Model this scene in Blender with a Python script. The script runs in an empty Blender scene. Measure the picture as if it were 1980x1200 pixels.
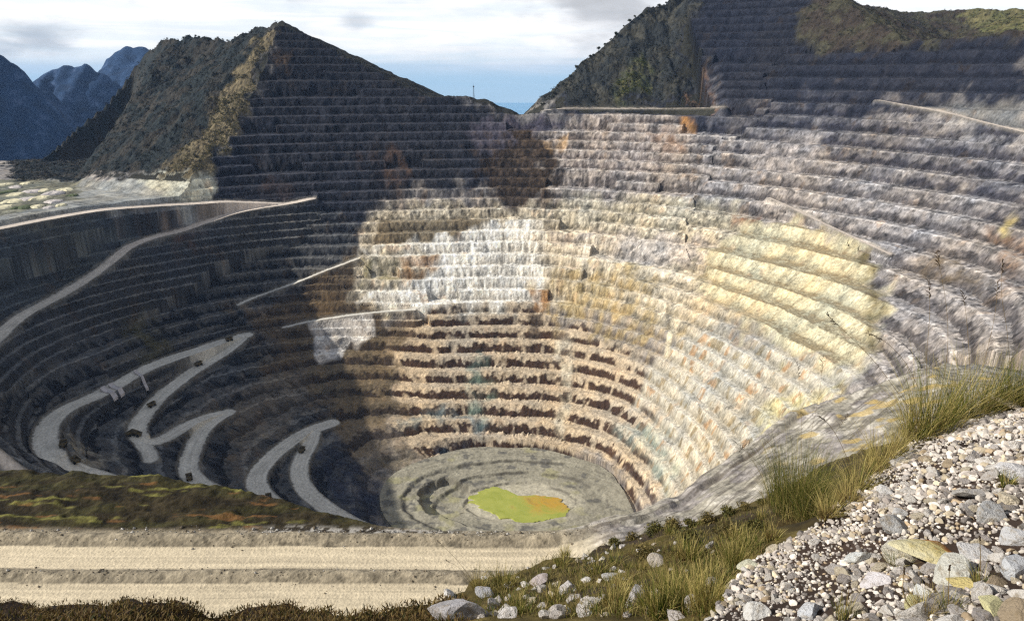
import bpy, bmesh, math, random
import numpy as np
from mathutils import Vector, Matrix

random.seed(7)
RNG = np.random.default_rng(11)
scn = bpy.context.scene
COL = scn.collection

# ------------------------------------------------------------------ camera
F_PX = 1414.0
PITCH = math.radians(17.9)
CT, ST = math.cos(PITCH), math.sin(PITCH)
cam_d = bpy.data.cameras.new("camera")
cam_d.sensor_fit = 'HORIZONTAL'
cam_d.sensor_width = 36.0
cam_d.lens = 36.0 * F_PX / 1980.0
cam_d.clip_start = 0.1
cam_d.clip_end = 80000.0
cam = bpy.data.objects.new("camera", cam_d)
COL.objects.link(cam)
cam.location = (0, 0, 0)
cam.rotation_euler = (math.pi / 2 - PITCH, 0, 0)
scn.camera = cam
scn.render.resolution_x, scn.render.resolution_y = 1024, 620

scn.cycles.use_denoising = False      # keep the rock grain
scn.cycles.filter_width = 1.3

# ------------------------------------------------------------------ sun, sky, exposure
SUN = Vector((-0.83, -0.12, 0.49)).normalized()
sun_d = bpy.data.lights.new("sun", 'SUN')
sun_d.energy = 5.0
sun_d.angle = math.radians(0.5)
sun_d.color = (1.0, 0.96, 0.89)
sun = bpy.data.objects.new("sun", sun_d)
COL.objects.link(sun)
sun.rotation_euler = SUN.to_track_quat('Z', 'Y').to_euler()

scn.view_settings.view_transform = 'Standard'
scn.view_settings.look = 'None'
scn.view_settings.exposure = 0.12
scn.view_settings.gamma = 1.0


def srgb(r, g, b):
    f = lambda c: (c / 12.92) if c <= 0.04045 else ((c + 0.055) / 1.055) ** 2.4
    return np.array([f(r / 255.0), f(g / 255.0), f(b / 255.0)])


class NT:
    """small helper for building node trees"""
    def __init__(s, tree):
        s.t = tree
        s.t.nodes.clear()

    def n(s, typ, ins=None, **props):
        nd = s.t.nodes.new(typ)
        for k, v in props.items():
            setattr(nd, k, v)
        for k, v in (ins or {}).items():
            sock = nd.inputs[k]
            if isinstance(v, bpy.types.NodeSocket):
                s.t.links.new(v, sock)
            elif v is not None:
                sock.default_value = v
        return nd

    def math(s, op, a, b=None, c=None, clamp=False):
        ins = {0: a}
        if b is not None:
            ins[1] = b
        if c is not None:
            ins[2] = c
        return s.n('ShaderNodeMath', ins, operation=op, use_clamp=clamp).outputs[0]

    def ramp(s, fac, stops):
        nd = s.n('ShaderNodeValToRGB', {'Fac': fac})
        el = nd.color_ramp.elements
        while len(el) > 1:
            el.remove(el[-1])
        for i, (p, c) in enumerate(stops):
            e = el[0] if i == 0 else el.new(p)
            e.position = p
            e.color = tuple(c) + ((1,) if len(c) == 3 else ()) if hasattr(c, '__len__') else (c, c, c, 1)
        return nd.outputs['Color']

    def mix(s, fac, a, b, blend='MIX'):
        nd = s.n('ShaderNodeMix', data_type='RGBA', blend_type=blend)
        for sock, v in ((nd.inputs[0], fac), (nd.inputs[6], a), (nd.inputs[7], b)):
            if isinstance(v, bpy.types.NodeSocket):
                s.t.links.new(v, sock)
            else:
                sock.default_value = tuple(v) + (1,) if hasattr(v, '__len__') and len(v) == 3 else v
        return nd.outputs[2]


def ray(px, py):
    """direction of a point of the photograph (1980 x 1200) from the camera"""
    u = (np.asarray(px, float) - 990) / F_PX
    v = (600 - np.asarray(py, float)) / F_PX
    return np.stack([u + 0 * v, CT + v * ST + 0 * u, -ST + v * CT + 0 * u], -1)


def build_world():
    w = bpy.data.worlds.new("World")
    scn.world = w
    w.use_nodes = True
    k = NT(w.node_tree)
    sky = k.n('ShaderNodeTexSky', sky_type='NISHITA', sun_disc=False)
    sky.sun_elevation = math.asin(SUN.z)
    sky.sun_rotation = math.atan2(SUN.x, SUN.y)
    sky.altitude = 3500
    sky.air_density = 1.0
    sky.dust_density = 0.4
    sky.ozone_density = 1.4
    skyc = k.mix(1.0, sky.outputs[0], (0.085, 0.085, 0.085), 'MULTIPLY')
    d = k.n('ShaderNodeTexCoord').outputs['Generated']
    sep = k.n('ShaderNodeSeparateXYZ', {0: d})
    el = sep.outputs['Z']
    # streaky cloud deck seen edge-on near the horizon
    flat = k.n('ShaderNodeVectorMath', {0: d, 1: (1, 1, 9)}, operation='MULTIPLY').outputs[0]
    n1 = k.n('ShaderNodeTexNoise', {'Vector': flat, 'Scale': 4.5, 'Detail': 7, 'Roughness': 0.58, 'Distortion': 0.4}).outputs['Fac']
    n2 = k.n('ShaderNodeTexNoise', {'Vector': k.n('ShaderNodeVectorMath', {0: d, 1: (1, 1, 3.2)}, operation='MULTIPLY').outputs[0],
                                    'Scale': 9, 'Detail': 8, 'Roughness': 0.6, 'Distortion': 0.2}).outputs['Fac']
    n3 = k.n('ShaderNodeTexNoise', {'Vector': k.n('ShaderNodeVectorMath', {0: d, 1: (1.0, 1.0, 15)}, operation='MULTIPLY').outputs[0],
                                    'Scale': 5, 'Detail': 6, 'Roughness': 0.58, 'Distortion': 0.7}).outputs['Fac']
    # amount of cloud grows with elevation above the sea horizon
    el2 = k.math('ADD', el, k.math('MULTIPLY', k.math('SUBTRACT', n1, 0.5), 0.035))
    amount = k.n('ShaderNodeMapRange', {'Value': el2, 'From Min': -0.004, 'From Max': 0.030, 'To Min': 0.12, 'To Max': 1.05}).outputs[0]
    streak = k.n('ShaderNodeMapRange', {'Value': n3, 'From Min': 0.40, 'From Max': 0.62, 'To Min': 0.0, 'To Max': 1.0}).outputs[0]
    amount = k.math('MULTIPLY', amount, k.math('ADD', k.math('MULTIPLY', streak, 0.42), 0.64), clamp=True)
    # high overhead the sky is half open
    open_ = k.n('ShaderNodeMapRange', {'Value': el, 'From Min': 0.10, 'From Max': 0.32, 'To Min': 1.0, 'To Max': 0.30}).outputs[0]
    amount = k.math('MULTIPLY', amount, open_)
    # cumulus bank low over the sea
    bank = k.n('ShaderNodeMapRange', {'Value': k.math('ADD', el, k.math('MULTIPLY', k.math('SUBTRACT', n2, 0.5), 0.03)),
                                      'From Min': -0.046, 'From Max': -0.040, 'To Min': 1.0, 'To Max': 0.0}).outputs[0]
    amount = k.math('MAXIMUM', amount, bank)
    low = k.ramp(k.n('ShaderNodeMapRange', {'Value': el, 'From Min': -0.05, 'From Max': 0.06}).outputs[0],
                 [(0.0, srgb(184, 218, 238)), (0.35, srgb(176, 216, 239)), (0.6, srgb(200, 227, 242)), (1.0, srgb(196, 222, 240))])
    lowmix = k.n('ShaderNodeMapRange', {'Value': el, 'From Min': 0.10, 'From Max': 0.30, 'To Min': 0.0, 'To Max': 1.0}).outputs[0]
    clear = k.mix(lowmix, low, skyc)
    white = k.ramp(n2, [(0.26, srgb(224, 231, 238)), (0.40, (0.96, 0.97, 0.98)), (0.62, (1.1, 1.1, 1.1))])
    col = k.mix(amount, clear, white)
    # grey cloud masses, each at a compass direction of its own
    def blob(px, py, r0, r1, col, c, st):
        dr = ray(px, py)
        dr = dr / np.linalg.norm(dr)
        v = k.n('ShaderNodeVectorMath', {0: d, 1: tuple(dr)}, operation='SUBTRACT').outputs[0]
        v = k.n('ShaderNodeVectorMath', {0: v, 1: (1, 1, st)}, operation='MULTIPLY').outputs[0]
        ln = k.n('ShaderNodeVectorMath', {0: v}, operation='LENGTH').outputs['Value']
        ln = k.math('ADD', ln, k.math('MULTIPLY', k.math('SUBTRACT', n2, 0.5), r1 * 1.3))
        m = k.n('ShaderNodeMapRange', {'Value': ln, 'From Min': r0, 'From Max': r1, 'To Min': st_amt, 'To Max': 0.0},
                interpolation_type='SMOOTHSTEP').outputs[0]
        g = k.ramp(n2, [(0.3, c * 0.86), (0.7, c * 1.08)])
        return k.mix(m, col, g)
    st_amt = 0.85
    col = blob(1175, 5, 0.02, 0.125, col, srgb(196, 199, 205), 1.6)
    st_amt = 0.7
    col = blob(1110, -60, 0.05, 0.14, col, srgb(200, 202, 206), 2.0)
    st_amt = 0.75
    col = blob(80, 72, 0.004, 0.055, col, srgb(172, 184, 198), 1.7)
    st_amt = 0.6
    col = blob(-10, 95, 0.004, 0.035, col, srgb(178, 190, 204), 2.0)
    st_amt = 0.45
    col = blob(692, 44, 0.001, 0.034, col, srgb(176, 186, 200), 2.4)
    st_amt = 0.6
    col = blob(600, -12, 0.004, 0.045, col, srgb(168, 180, 196), 3.0)
    bg = k.n('ShaderNodeBackground', {'Color': col, 'Strength': 1.0})
    out = k.n('ShaderNodeOutputWorld')
    w.node_tree.links.new(bg.outputs[0], out.inputs['Surface'])


build_world()


# ------------------------------------------------------------------ object helpers
def tag(o, label=None, cat=None, group=None, kind=None):
    if label:
        o["label"] = label
    if cat:
        o["category"] = cat
    if group:
        o["group"] = group
    if kind:
        o["kind"] = kind
    return o


def empty(name, loc=(0, 0, 0), rot=(0, 0, 0), scale=1.0):
    o = bpy.data.objects.new(name, None)
    COL.objects.link(o)
    o.location = loc
    o.rotation_euler = rot
    o.scale = (scale, scale, scale)
    o.empty_display_size = 0.2
    return o


def link(name, me, mat=None, parent=None):
    if mat and not me.materials:
        me.materials.append(mat)
    o = bpy.data.objects.new(name, me)
    COL.objects.link(o)
    if parent:
        o.parent = parent
    return o


def mesh_np(name, co, faces, colors=None, smooth=False):
    """mesh from numpy arrays; faces (n,3) or (n,4)"""
    me = bpy.data.meshes.new(name)
    co = np.asarray(co, np.float32)
    faces = np.asarray(faces, np.int32)
    n, k = faces.shape
    me.vertices.add(len(co))
    me.vertices.foreach_set("co", co.ravel())
    me.loops.add(n * k)
    me.loops.foreach_set("vertex_index", faces.ravel())
    me.polygons.add(n)
    me.polygons.foreach_set("loop_start", np.arange(0, n * k, k, dtype=np.int32))
    me.polygons.foreach_set("loop_total", np.full(n, k, np.int32))
    me.polygons.foreach_set("use_smooth", np.full(n, smooth))
    if colors is not None:
        at = me.color_attributes.new("Col", 'FLOAT_COLOR', 'POINT')
        c4 = np.ones((len(co), 4), np.float32)
        c4[:, :3] = colors
        at.data.foreach_set("color", c4.ravel())
    me.update(calc_edges=True)
    return me


class MB:
    """collects shapes into one mesh"""
    def __init__(s):
        s.v, s.f = [], []

    def add(s, vs, fs):
        o = len(s.v)
        s.v += [tuple(v) for v in vs]
        s.f += [tuple(i + o for i in f) for f in fs]

    def box(s, c, d, m=None, taper=(1, 1)):
        x, y, z = d[0] / 2, d[1] / 2, d[2] / 2
        vs = []
        for sz in (-1, 1):
            tx, ty = (1, 1) if sz < 0 else taper
            for sx, sy in ((-1, -1), (1, -1), (1, 1), (-1, 1)):
                vs.append(Vector((sx * x * tx, sy * y * ty, sz * z)))
        if m is not None:
            vs = [m @ v for v in vs]
        vs = [v + Vector(c) for v in vs]
        s.add(vs, [(3, 2, 1, 0), (4, 5, 6, 7), (0, 1, 5, 4), (1, 2, 6, 5), (2, 3, 7, 6), (3, 0, 4, 7)])

    def tube(s, pts, rads, n=6, cap=True):
        pts = [Vector(p) for p in pts]
        if not hasattr(rads, '__len__'):
            rads = [rads] * len(pts)
        vs, fs = [], []
        for i, p in enumerate(pts):
            t = (pts[min(i + 1, len(pts) - 1)] - pts[max(i - 1, 0)]).normalized()
            a = t.cross(Vector((0.13, 0.27, 1))) if abs(t.z) < 0.95 else t.cross(Vector((1, 0.1, 0)))
            a.normalize()
            b = t.cross(a)
            for j in range(n):
                q = 2 * math.pi * j / n
                vs.append(p + (a * math.cos(q) + b * math.sin(q)) * rads[i])
        for i in range(len(pts) - 1):
            for j in range(n):
                fs.append((i * n + j, i * n + (j + 1) % n, (i + 1) * n + (j + 1) % n, (i + 1) * n + j))
        if cap:
            fs.append(tuple(range(n - 1, -1, -1)))
            fs.append(tuple((len(pts) - 1) * n + j for j in range(n)))
        s.add(vs, fs)

    def mesh(s, name, smooth=False):
        me = bpy.data.meshes.new(name)
        me.from_pydata(s.v, [], s.f)
        if smooth:
            me.polygons.foreach_set("use_smooth", np.full(len(me.polygons), True))
        me.update()
        return me

    def build(s, name, mat, parent=None, smooth=False):
        return link(name, s.mesh(name, smooth), mat, parent)


# ------------------------------------------------------------------ numpy noise
_PERM = RNG.random(1 << 16).astype(np.float32)


def vnoise(x, y, z=None, seed=0):
    """value noise in [-1, 1]"""
    x = np.asarray(x, np.float64)
    y = np.asarray(y, np.float64)
    xi = np.floor(x).astype(np.int64)
    yi = np.floor(y).astype(np.int64)
    fx = x - xi
    fy = y - yi
    fx = fx * fx * fx * (fx * (fx * 6 - 15) + 10)
    fy = fy * fy * fy * (fy * (fy * 6 - 15) + 10)

    def h(a, b, c):
        k = (a * 73856093) ^ (b * 19349663) ^ (c * 83492791) ^ (seed * 2654435761)
        k = (k ^ (k >> 13)) * 1274126177
        return _PERM[(k ^ (k >> 16)) & 0xFFFF]
    if z is None:
        zi = 0
        a = h(xi, yi, zi) * (1 - fx) + h(xi + 1, yi, zi) * fx
        b = h(xi, yi + 1, zi) * (1 - fx) + h(xi + 1, yi + 1, zi) * fx
        return (a * (1 - fy) + b * fy) * 2 - 1
    z = np.asarray(z, np.float64)
    zi = np.floor(z).astype(np.int64)
    fz = z - zi
    fz = fz * fz * (3 - 2 * fz)
    r = []
    for dz in (0, 1):
        a = h(xi, yi, zi + dz) * (1 - fx) + h(xi + 1, yi, zi + dz) * fx
        b = h(xi, yi + 1, zi + dz) * (1 - fx) + h(xi + 1, yi + 1, zi + dz) * fx
        r.append(a * (1 - fy) + b * fy)
    return (r[0] * (1 - fz) + r[1] * fz) * 2 - 1


def fbm(x, y, oct=4, seed=0, gain=0.5):
    s, a, t = 0, 1.0, 0
    for i in range(oct):
        s = s + a * vnoise(x * 2 ** i + 17.3 * i, y * 2 ** i - 9.1 * i, seed=seed + i)
        t += a
        a *= gain
    return s / t


def fbm3(x, y, z, oct=3, seed=0, gain=0.55):
    s, a, t = 0, 1.0, 0
    for i in range(oct):
        s = s + a * vnoise(x * 2 ** i + 7.1 * i, y * 2 ** i, z * 2 ** i - 3.3 * i, seed + i)
        t += a
        a *= gain
    return s / t * 1.25


def sstep(a, b, x):
    t = np.clip((x - a) / (b - a), 0, 1)
    return t * t * (3 - 2 * t)

# ------------------------------------------------------------------ the open pit: contours in plan
PC = (0.0, 790.0)            # centre of the pit in plan, metres
Z_K = np.array([-500, -484, -436, -388, -300, -210, -140, -68, 20, 250.0])
PHI_K = np.array([-90, -60, -40, -25, -10, 0, 15, 30, 45, 60, 75, 90, 105, 120, 130, 140, 150, 165, 180, 200, 225.0])
R_K = np.array([
    [140, 150, 155, 157, 145, 140, 138, 135, 122, 119, 119, 112, 120, 129, 131, 135, 145, 158, 160, 155, 145],
    [165, 170, 172, 174, 158, 152, 140, 138, 128, 125, 126, 124, 138, 150, 160, 175, 195, 205, 200, 185, 168],
    [215, 215, 218, 218, 206, 200, 191, 198, 208, 203, 199, 191, 200, 222, 262, 310, 350, 390, 379, 320, 250],
    [265, 265, 265, 262, 245, 235, 228, 234, 248, 254, 260, 258, 266, 290, 345, 410, 450, 475, 520, 440, 330],
    [370, 362, 365, 370, 355, 330, 320, 314, 322, 338, 358, 365, 365, 392, 460, 520, 560, 600, 605, 540, 430],
    [465, 450, 460, 490, 515, 520, 495, 478, 476, 478, 484, 490, 492, 520, 556, 592, 615, 648, 660, 600, 520],
    [545, 500, 530, 580, 612, 620, 595, 580, 575, 574, 574, 574, 575, 604, 642, 680, 705, 730, 740, 690, 600],
    [640, 560, 610, 665, 705, 715, 690, 675, 668, 666, 665, 664, 666, 698, 738, 775, 800, 820, 830, 780, 690],
    [750, 670, 720, 775, 815, 828, 803, 788, 781, 779, 778, 777, 779, 811, 852, 890, 910, 930, 940, 890, 800],
    [1030, 950, 1000, 1060, 1100, 1120, 1098, 1083, 1076, 1074, 1073, 1072, 1074, 1106, 1147, 1185, 1205, 1225, 1235, 1185, 1095]], float)
_dense = np.arange(-90, 271, 1.0)
R_D = []
for row in R_K:
    v = np.interp(_dense, np.append(PHI_K, 270.0), np.append(row, row[0]))
    ker = np.exp(-0.5 * (np.arange(-9, 10) / 4.0) ** 2)
    ker /= ker.sum()
    vp = np.concatenate([v[-10:-1], v, v[1:10]])
    R_D.append(np.convolve(vp, ker, 'valid'))
R_D = np.array(R_D)


def polar(x, y):
    dx, dy = x - PC[0], y - PC[1]
    ph = np.degrees(np.arctan2(dy, dx))
    return np.where(ph < -90, ph + 360, ph), np.hypot(dx, dy)


def cone(x, y):
    """smooth pit surface before benching"""
    ph, r = polar(x, y)
    rk = [np.interp(ph, _dense, row) for row in R_D]
    z = np.full(np.shape(r), -500.0)
    for i in range(len(Z_K) - 1):
        t = (r - rk[i]) / (rk[i + 1] - rk[i])
        z = np.where(t > 0, Z_K[i] + np.minimum(t, 1) * (Z_K[i + 1] - Z_K[i]), z)
    return np.where(r > rk[-1], 250 + 0.8 * (r - rk[-1]), z)


def march(px, py, surf, t0=150.0, t1=3200.0, n=900):
    """first hit of photo rays with a height surface"""
    d = ray(px, py).reshape(-1, 3)
    ts = np.geomspace(t0, t1, n)
    P = d[:, None, :] * ts[None, :, None]
    below = surf(P[..., 0], P[..., 1]) > P[..., 2]
    i = np.argmax(below, 1)
    i = np.where(below.any(1), i, n - 1)
    lo, hi = ts[np.maximum(i - 1, 0)], ts[i]
    for _ in range(14):
        mid = (lo + hi) / 2
        p = d * mid[:, None]
        b = surf(p[:, 0], p[:, 1]) > p[:, 2]
        hi = np.where(b, mid, hi)
        lo = np.where(b, lo, mid)
    return d * hi[:, None]


def far_pts(pts, ys):
    """photo points at given forward distances"""
    d = ray([p[0] for p in pts], [p[1] for p in pts])
    return d * (np.asarray(ys, float) / d[:, 1])[:, None]


def on_cone(pts):
    return march([p[0] for p in pts], [p[1] for p in pts], cone, 500)


def seg_dist(x, y, a, b):
    ax, ay = a[0], a[1]
    ex, ey = b[0] - ax, b[1] - ay
    t = np.clip(((x - ax) * ex + (y - ay) * ey) / (ex * ex + ey * ey + 1e-9), 0, 1)
    return np.hypot(x - ax - t * ex, y - ay - t * ey), t


def ridge(x, y, pts, slope):
    z = np.full(np.shape(x), -1e4)
    for a, b in zip(pts[:-1], pts[1:]):
        d, t = seg_dist(x, y, a, b)
        z = np.maximum(z, a[2] + t * (b[2] - a[2]) - slope * d)
    return z


# crest lines of the mountains that the pit was cut into
CREST_LEFT = far_pts([(545, 38), (522, 48), (492, 57), (466, 62), (440, 70), (400, 68), (370, 70), (340, 72), (310, 80), (285, 94),
                      (258, 130), (232, 165), (205, 200), (150, 245), (100, 292), (50, 335)],
                     [1592, 1620, 1650, 1675, 1700, 1740, 1765, 1785, 1810, 1835, 1830, 1800, 1765, 1710, 1640, 1570])
CREST_PIT_L = on_cone([(545, 38), (572, 55), (600, 70), (650, 97), (700, 126), (745, 153), (790, 176), (850, 186), (900, 184), (935, 189), (960, 210), (985, 221)])
RIB_LEFT = on_cone([(545, 42), (518, 95), (495, 160), (470, 228), (445, 268), (425, 300), (408, 335)])
SADDLE = on_cone([(960, 214), (985, 222), (1010, 221), (1035, 218), (1060, 213), (1090, 211)])
CREST_RIGHT = far_pts([(1046, 214), (1075, 178), (1100, 142), (1122, 114), (1140, 104), (1165, 80), (1185, 62), (1210, 42), (1240, 26), (1282, 4), (1330, -14)],
                      [1500, 1530, 1550, 1570, 1585, 1605, 1620, 1640, 1660, 1685, 1715])
CREST_PIT_R = on_cone([(1330, -10), (1400, -30), (1480, -45), (1560, -30), (1610, -12)])
CREST_FAR_R = far_pts([(1590, -20), (1640, -2), (1665, 9), (1700, 11), (1735, 20), (1765, 23), (1850, 20), (1910, 17), (1985, 18), (2120, 15), (2300, 10)],
                      [1800, 1860, 1880, 1890, 1890, 1885, 1860, 1820, 1760, 1640, 1500])
TOP_PIT_R = on_cone([(1545, 60), (1600, 92), (1680, 92), (1760, 80), (1860, 74), (1980, 62), (2120, 55)])


def natural(x, y):
    """the mountain side before mining"""
    big = fbm(x / 210, y / 210, 4, 3)
    rid = 1 - np.abs(fbm(x / 120, y / 120, 3, 9)) * 2.2
    z = np.full(np.shape(x), -330.0)
    # plateau on the left
    pl = -182 + 3 * fbm(x / 60, y / 60, 3, 21) - 0.0 * x
    pl = pl - 0.5 * np.maximum(0, y - 1750 - 0.2 * (x + 600)) - 0.25 * np.maximum(0, -1300 - x)
    z = np.where((x < -150) & (y > 300), np.maximum(z, pl), z)
    rough = 13 * rid + 10 * big
    crag = 9 * np.abs(fbm(x / 26, y / 26, 4, 44))
    sl = 0.66 + 1.5 * sstep(-780, -930, x)
    zl = np.maximum(ridge(x, y, CREST_LEFT, sl), ridge(x, y, RIB_LEFT, 0.70))
    d = np.clip((zl + 182) / 90, 0, 1)
    lw = 1 - 0.85 * sstep(-800, -920, x)
    zl = zl + ((rough - 14) * d * 0.9 + crag * d) * lw
    zl = np.maximum(zl, ridge(x, y, CREST_PIT_L, np.where(x < -470, 1.0, 0.45)) + 2 * big + 5 * fbm(x / 24, y / 24, 4, 47) - 1.5)
    z = np.maximum(z, zl)
    z = np.maximum(z, ridge(x, y, SADDLE, 0.25) + 1.0 * big)
    zr = ridge(x, y, CREST_RIGHT, 0.95)
    zr = zr + (rough - 12) * 0.8 * np.clip((zr + 70) / 60, 0, 1) + 1.2 * crag * np.clip((zr + 70) / 40, 0, 1)
    zr = np.maximum(zr, ridge(x, y, CREST_PIT_R, np.where(x > 365, 0.45, 1.15)) + 3 * big + 5 * fbm(x / 24, y / 24, 4, 48))
    # upland above the right wall
    top = ridge(x, y, CREST_FAR_R, 0.42)
    top = np.maximum(top, ridge(x, y, TOP_PIT_R, 0.16)) + 2.5 * big + 3 * fbm(x / 40, y / 40, 3, 31)
    zr = np.maximum(zr, np.where(x > 500, top, -1e4))
    z = np.maximum(z, zr)
    # flanks outside the frame
    z = np.maximum(z, np.where((x > 420) & (y < 1500), -20 + 0.35 * (x - 600) + 8 * big, -1e4))
    m = (x > 60) & (x < 800) & (y > 900) & (y < 1520)
    if m.any():
        c = cone(x[m], y[m])
        z[m] = np.maximum(z[m], np.where(c < -62, c + 6, -1e4))
    return z


# ------------------------------------------------------------------ the near rim: haul road, berms, mossy bank
SPUR = np.array([(18, 183, -127.0), (36, 192, -127), (53, 204, -127), (100, 241, -118), (148, 280, -110), (175, 300, -115), (260, 330, -140)])


def rim_edge(x):
    return np.interp(x, [-400, -230, -175, -120, -85, -60, -40, -20, 18, 36, 53, 100, 148, 260],
                     [230, 221, 218, 214, 206, 197, 190.5, 188, 188, 192, 204, 241, 280, 330])


def platform(x, y):
    wob = 0.8 * fbm(x / 30, x * 0 + 3.3, 3, 71)
    yy = y + wob - 0.00003 * x * x
    lump = fbm(x / 2.2, y / 2.2, 4, 73)
    h = np.zeros(np.shape(x))
    b1 = np.exp(-((yy - 166.6) / 2.3) ** 2)
    b2 = np.exp(-((yy - 183.0) / 2.5) ** 2)
    h = h + 2.0 * b1 * (1 + 0.25 * fbm(x / 9, y / 9, 2, 75)) + 2.3 * b2 * (1 + 0.25 * fbm(x / 11, y / 11, 2, 76))
    h = h + lump * (0.30 * b1 + 0.45 * b2) + 0.10 * fbm(x / 3, y / 3, 3, 77)
    bank = sstep(185.5, 193, yy) * sstep(-30, -70, x)
    h = h + bank * (1.0 + 2.5 * sstep(188, 214, yy) + 1.6 * fbm(x / 9, y / 6, 4, 78) + 0.5 * lump)
    h = h - 5 * sstep(146, 120, yy)
    z = -130 + h
    # spur on the right: a graded side-hill dropping to the pit edge
    ed = rim_edge(x)
    ez = np.interp(x, SPUR[:, 0], SPUR[:, 2])
    ins = np.maximum(ed - y, 0) * 0.8
    sp = ez + 0.28 * ins + 1.7 * fbm(x / 9, y / 12, 5, 79) + 0.5 * np.clip(0.5 + 1.3 * fbm(x / 7, y / 7, 3, 80), 0, 1.5) * np.exp(-((ins - 3.0) / 1.6) ** 2) - 0.8 * np.exp(-((ins - 5.5) / 1.2) ** 2)
    w = sstep(8, 34, x)
    z = z * (1 - w) + sp * w
    return z - 1.5 * np.maximum(0, y - ed)


def near_n(x, y):
    return np.where(y < 420, platform(x, y), -400.0)


def base(x, y):
    """smooth pit against the natural ground"""
    c = cone(x, y)
    n = np.where(y < 420, np.where(np.abs(x) < 420, near_n(x, y), 0), natural(x, y))
    return np.minimum(c, n)


# ------------------------------------------------------------------ haul roads: photo polylines laid on the pit wall
ROAD_PX = [
    (10, [(600, 384), (560, 393), (500, 401), (450, 411), (400, 428), (350, 446), (300, 457), (262, 470), (240, 483), (215, 505), (170, 538), (130, 562), (90, 585), (50, 604), (20, 627), (0, 648), (-60, 705)]),
    (11, [(545, 394), (480, 391), (430, 389), (380, 393), (300, 397), (200, 404), (120, 417), (50, 430), (-60, 452)]),
    (12, [(474, 648), (440, 658), (400, 671), (330, 693), (270, 717), (230, 742), (180, 768), (130, 787), (96, 815), (84, 850), (100, 880), (140, 902), (190, 922), (260, 945), (340, 965)]),
    (11, [(474, 648), (450, 668), (420, 690), (380, 712), (345, 738), (310, 765), (285, 795), (262, 826), (268, 848), (298, 856), (330, 842), (360, 822), (400, 806), (440, 797)]),
    (11, [(440, 797), (412, 812), (392, 830), (378, 855), (366, 885), (362, 915), (395, 940), (460, 968), (540, 1005)]),
    (8, [(268, 848), (288, 872), (292, 888)]),
    (12, [(640, 818), (612, 827), (582, 840), (545, 865), (512, 895), (492, 925), (505, 955), (545, 988), (590, 1015)]),
    (11, [(606, 832), (598, 860), (583, 885), (576, 915), (588, 945), (615, 970), (655, 998), (710, 1025)]),
    (6, [(-30, 862), (0, 884), (30, 908), (70, 932), (110, 955)]),
    (5, [(1698, 193), (1760, 204), (1840, 219), (1920, 240), (2020, 264)]),
    (5, [(1052, 213), (1090, 209), (1140, 209), (1200, 210), (1300, 209), (1400, 207)]),
    (4, [(462, 588), (500, 571), (560, 551), (620, 526), (690, 500)]),
    (4, [(550, 632), (600, 620), (660, 611), (720, 603), (800, 598)]),
    (4, [(1488, 382), (1540, 405), (1600, 435), (1660, 462), (1720, 490)]),
]


def smooth_path(p, it=3):
    for _ in range(it):
        q = [p[0]]
        for a, b in zip(p[:-1], p[1:]):
            q += [a * 0.75 + b * 0.25, a * 0.25 + b * 0.75]
        q.append(p[-1])
        p = np.array(q)
    return p


ROADS = []
for w_, pp in ROAD_PX:
    P = march([p[0] for p in pp], [p[1] for p in pp], base, 330)
    ROADS.append((w_, smooth_path(P, 2)))

# pale liner sheets, chutes and trucks are set on the ground through this
LEDGE_W = 1.25


def pond_dist(x, y):
    return np.hypot((x - 10) / 66, (y - 781) / 40) + 0.10 * fbm(x / 24, y / 24, 3, 130)


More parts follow.
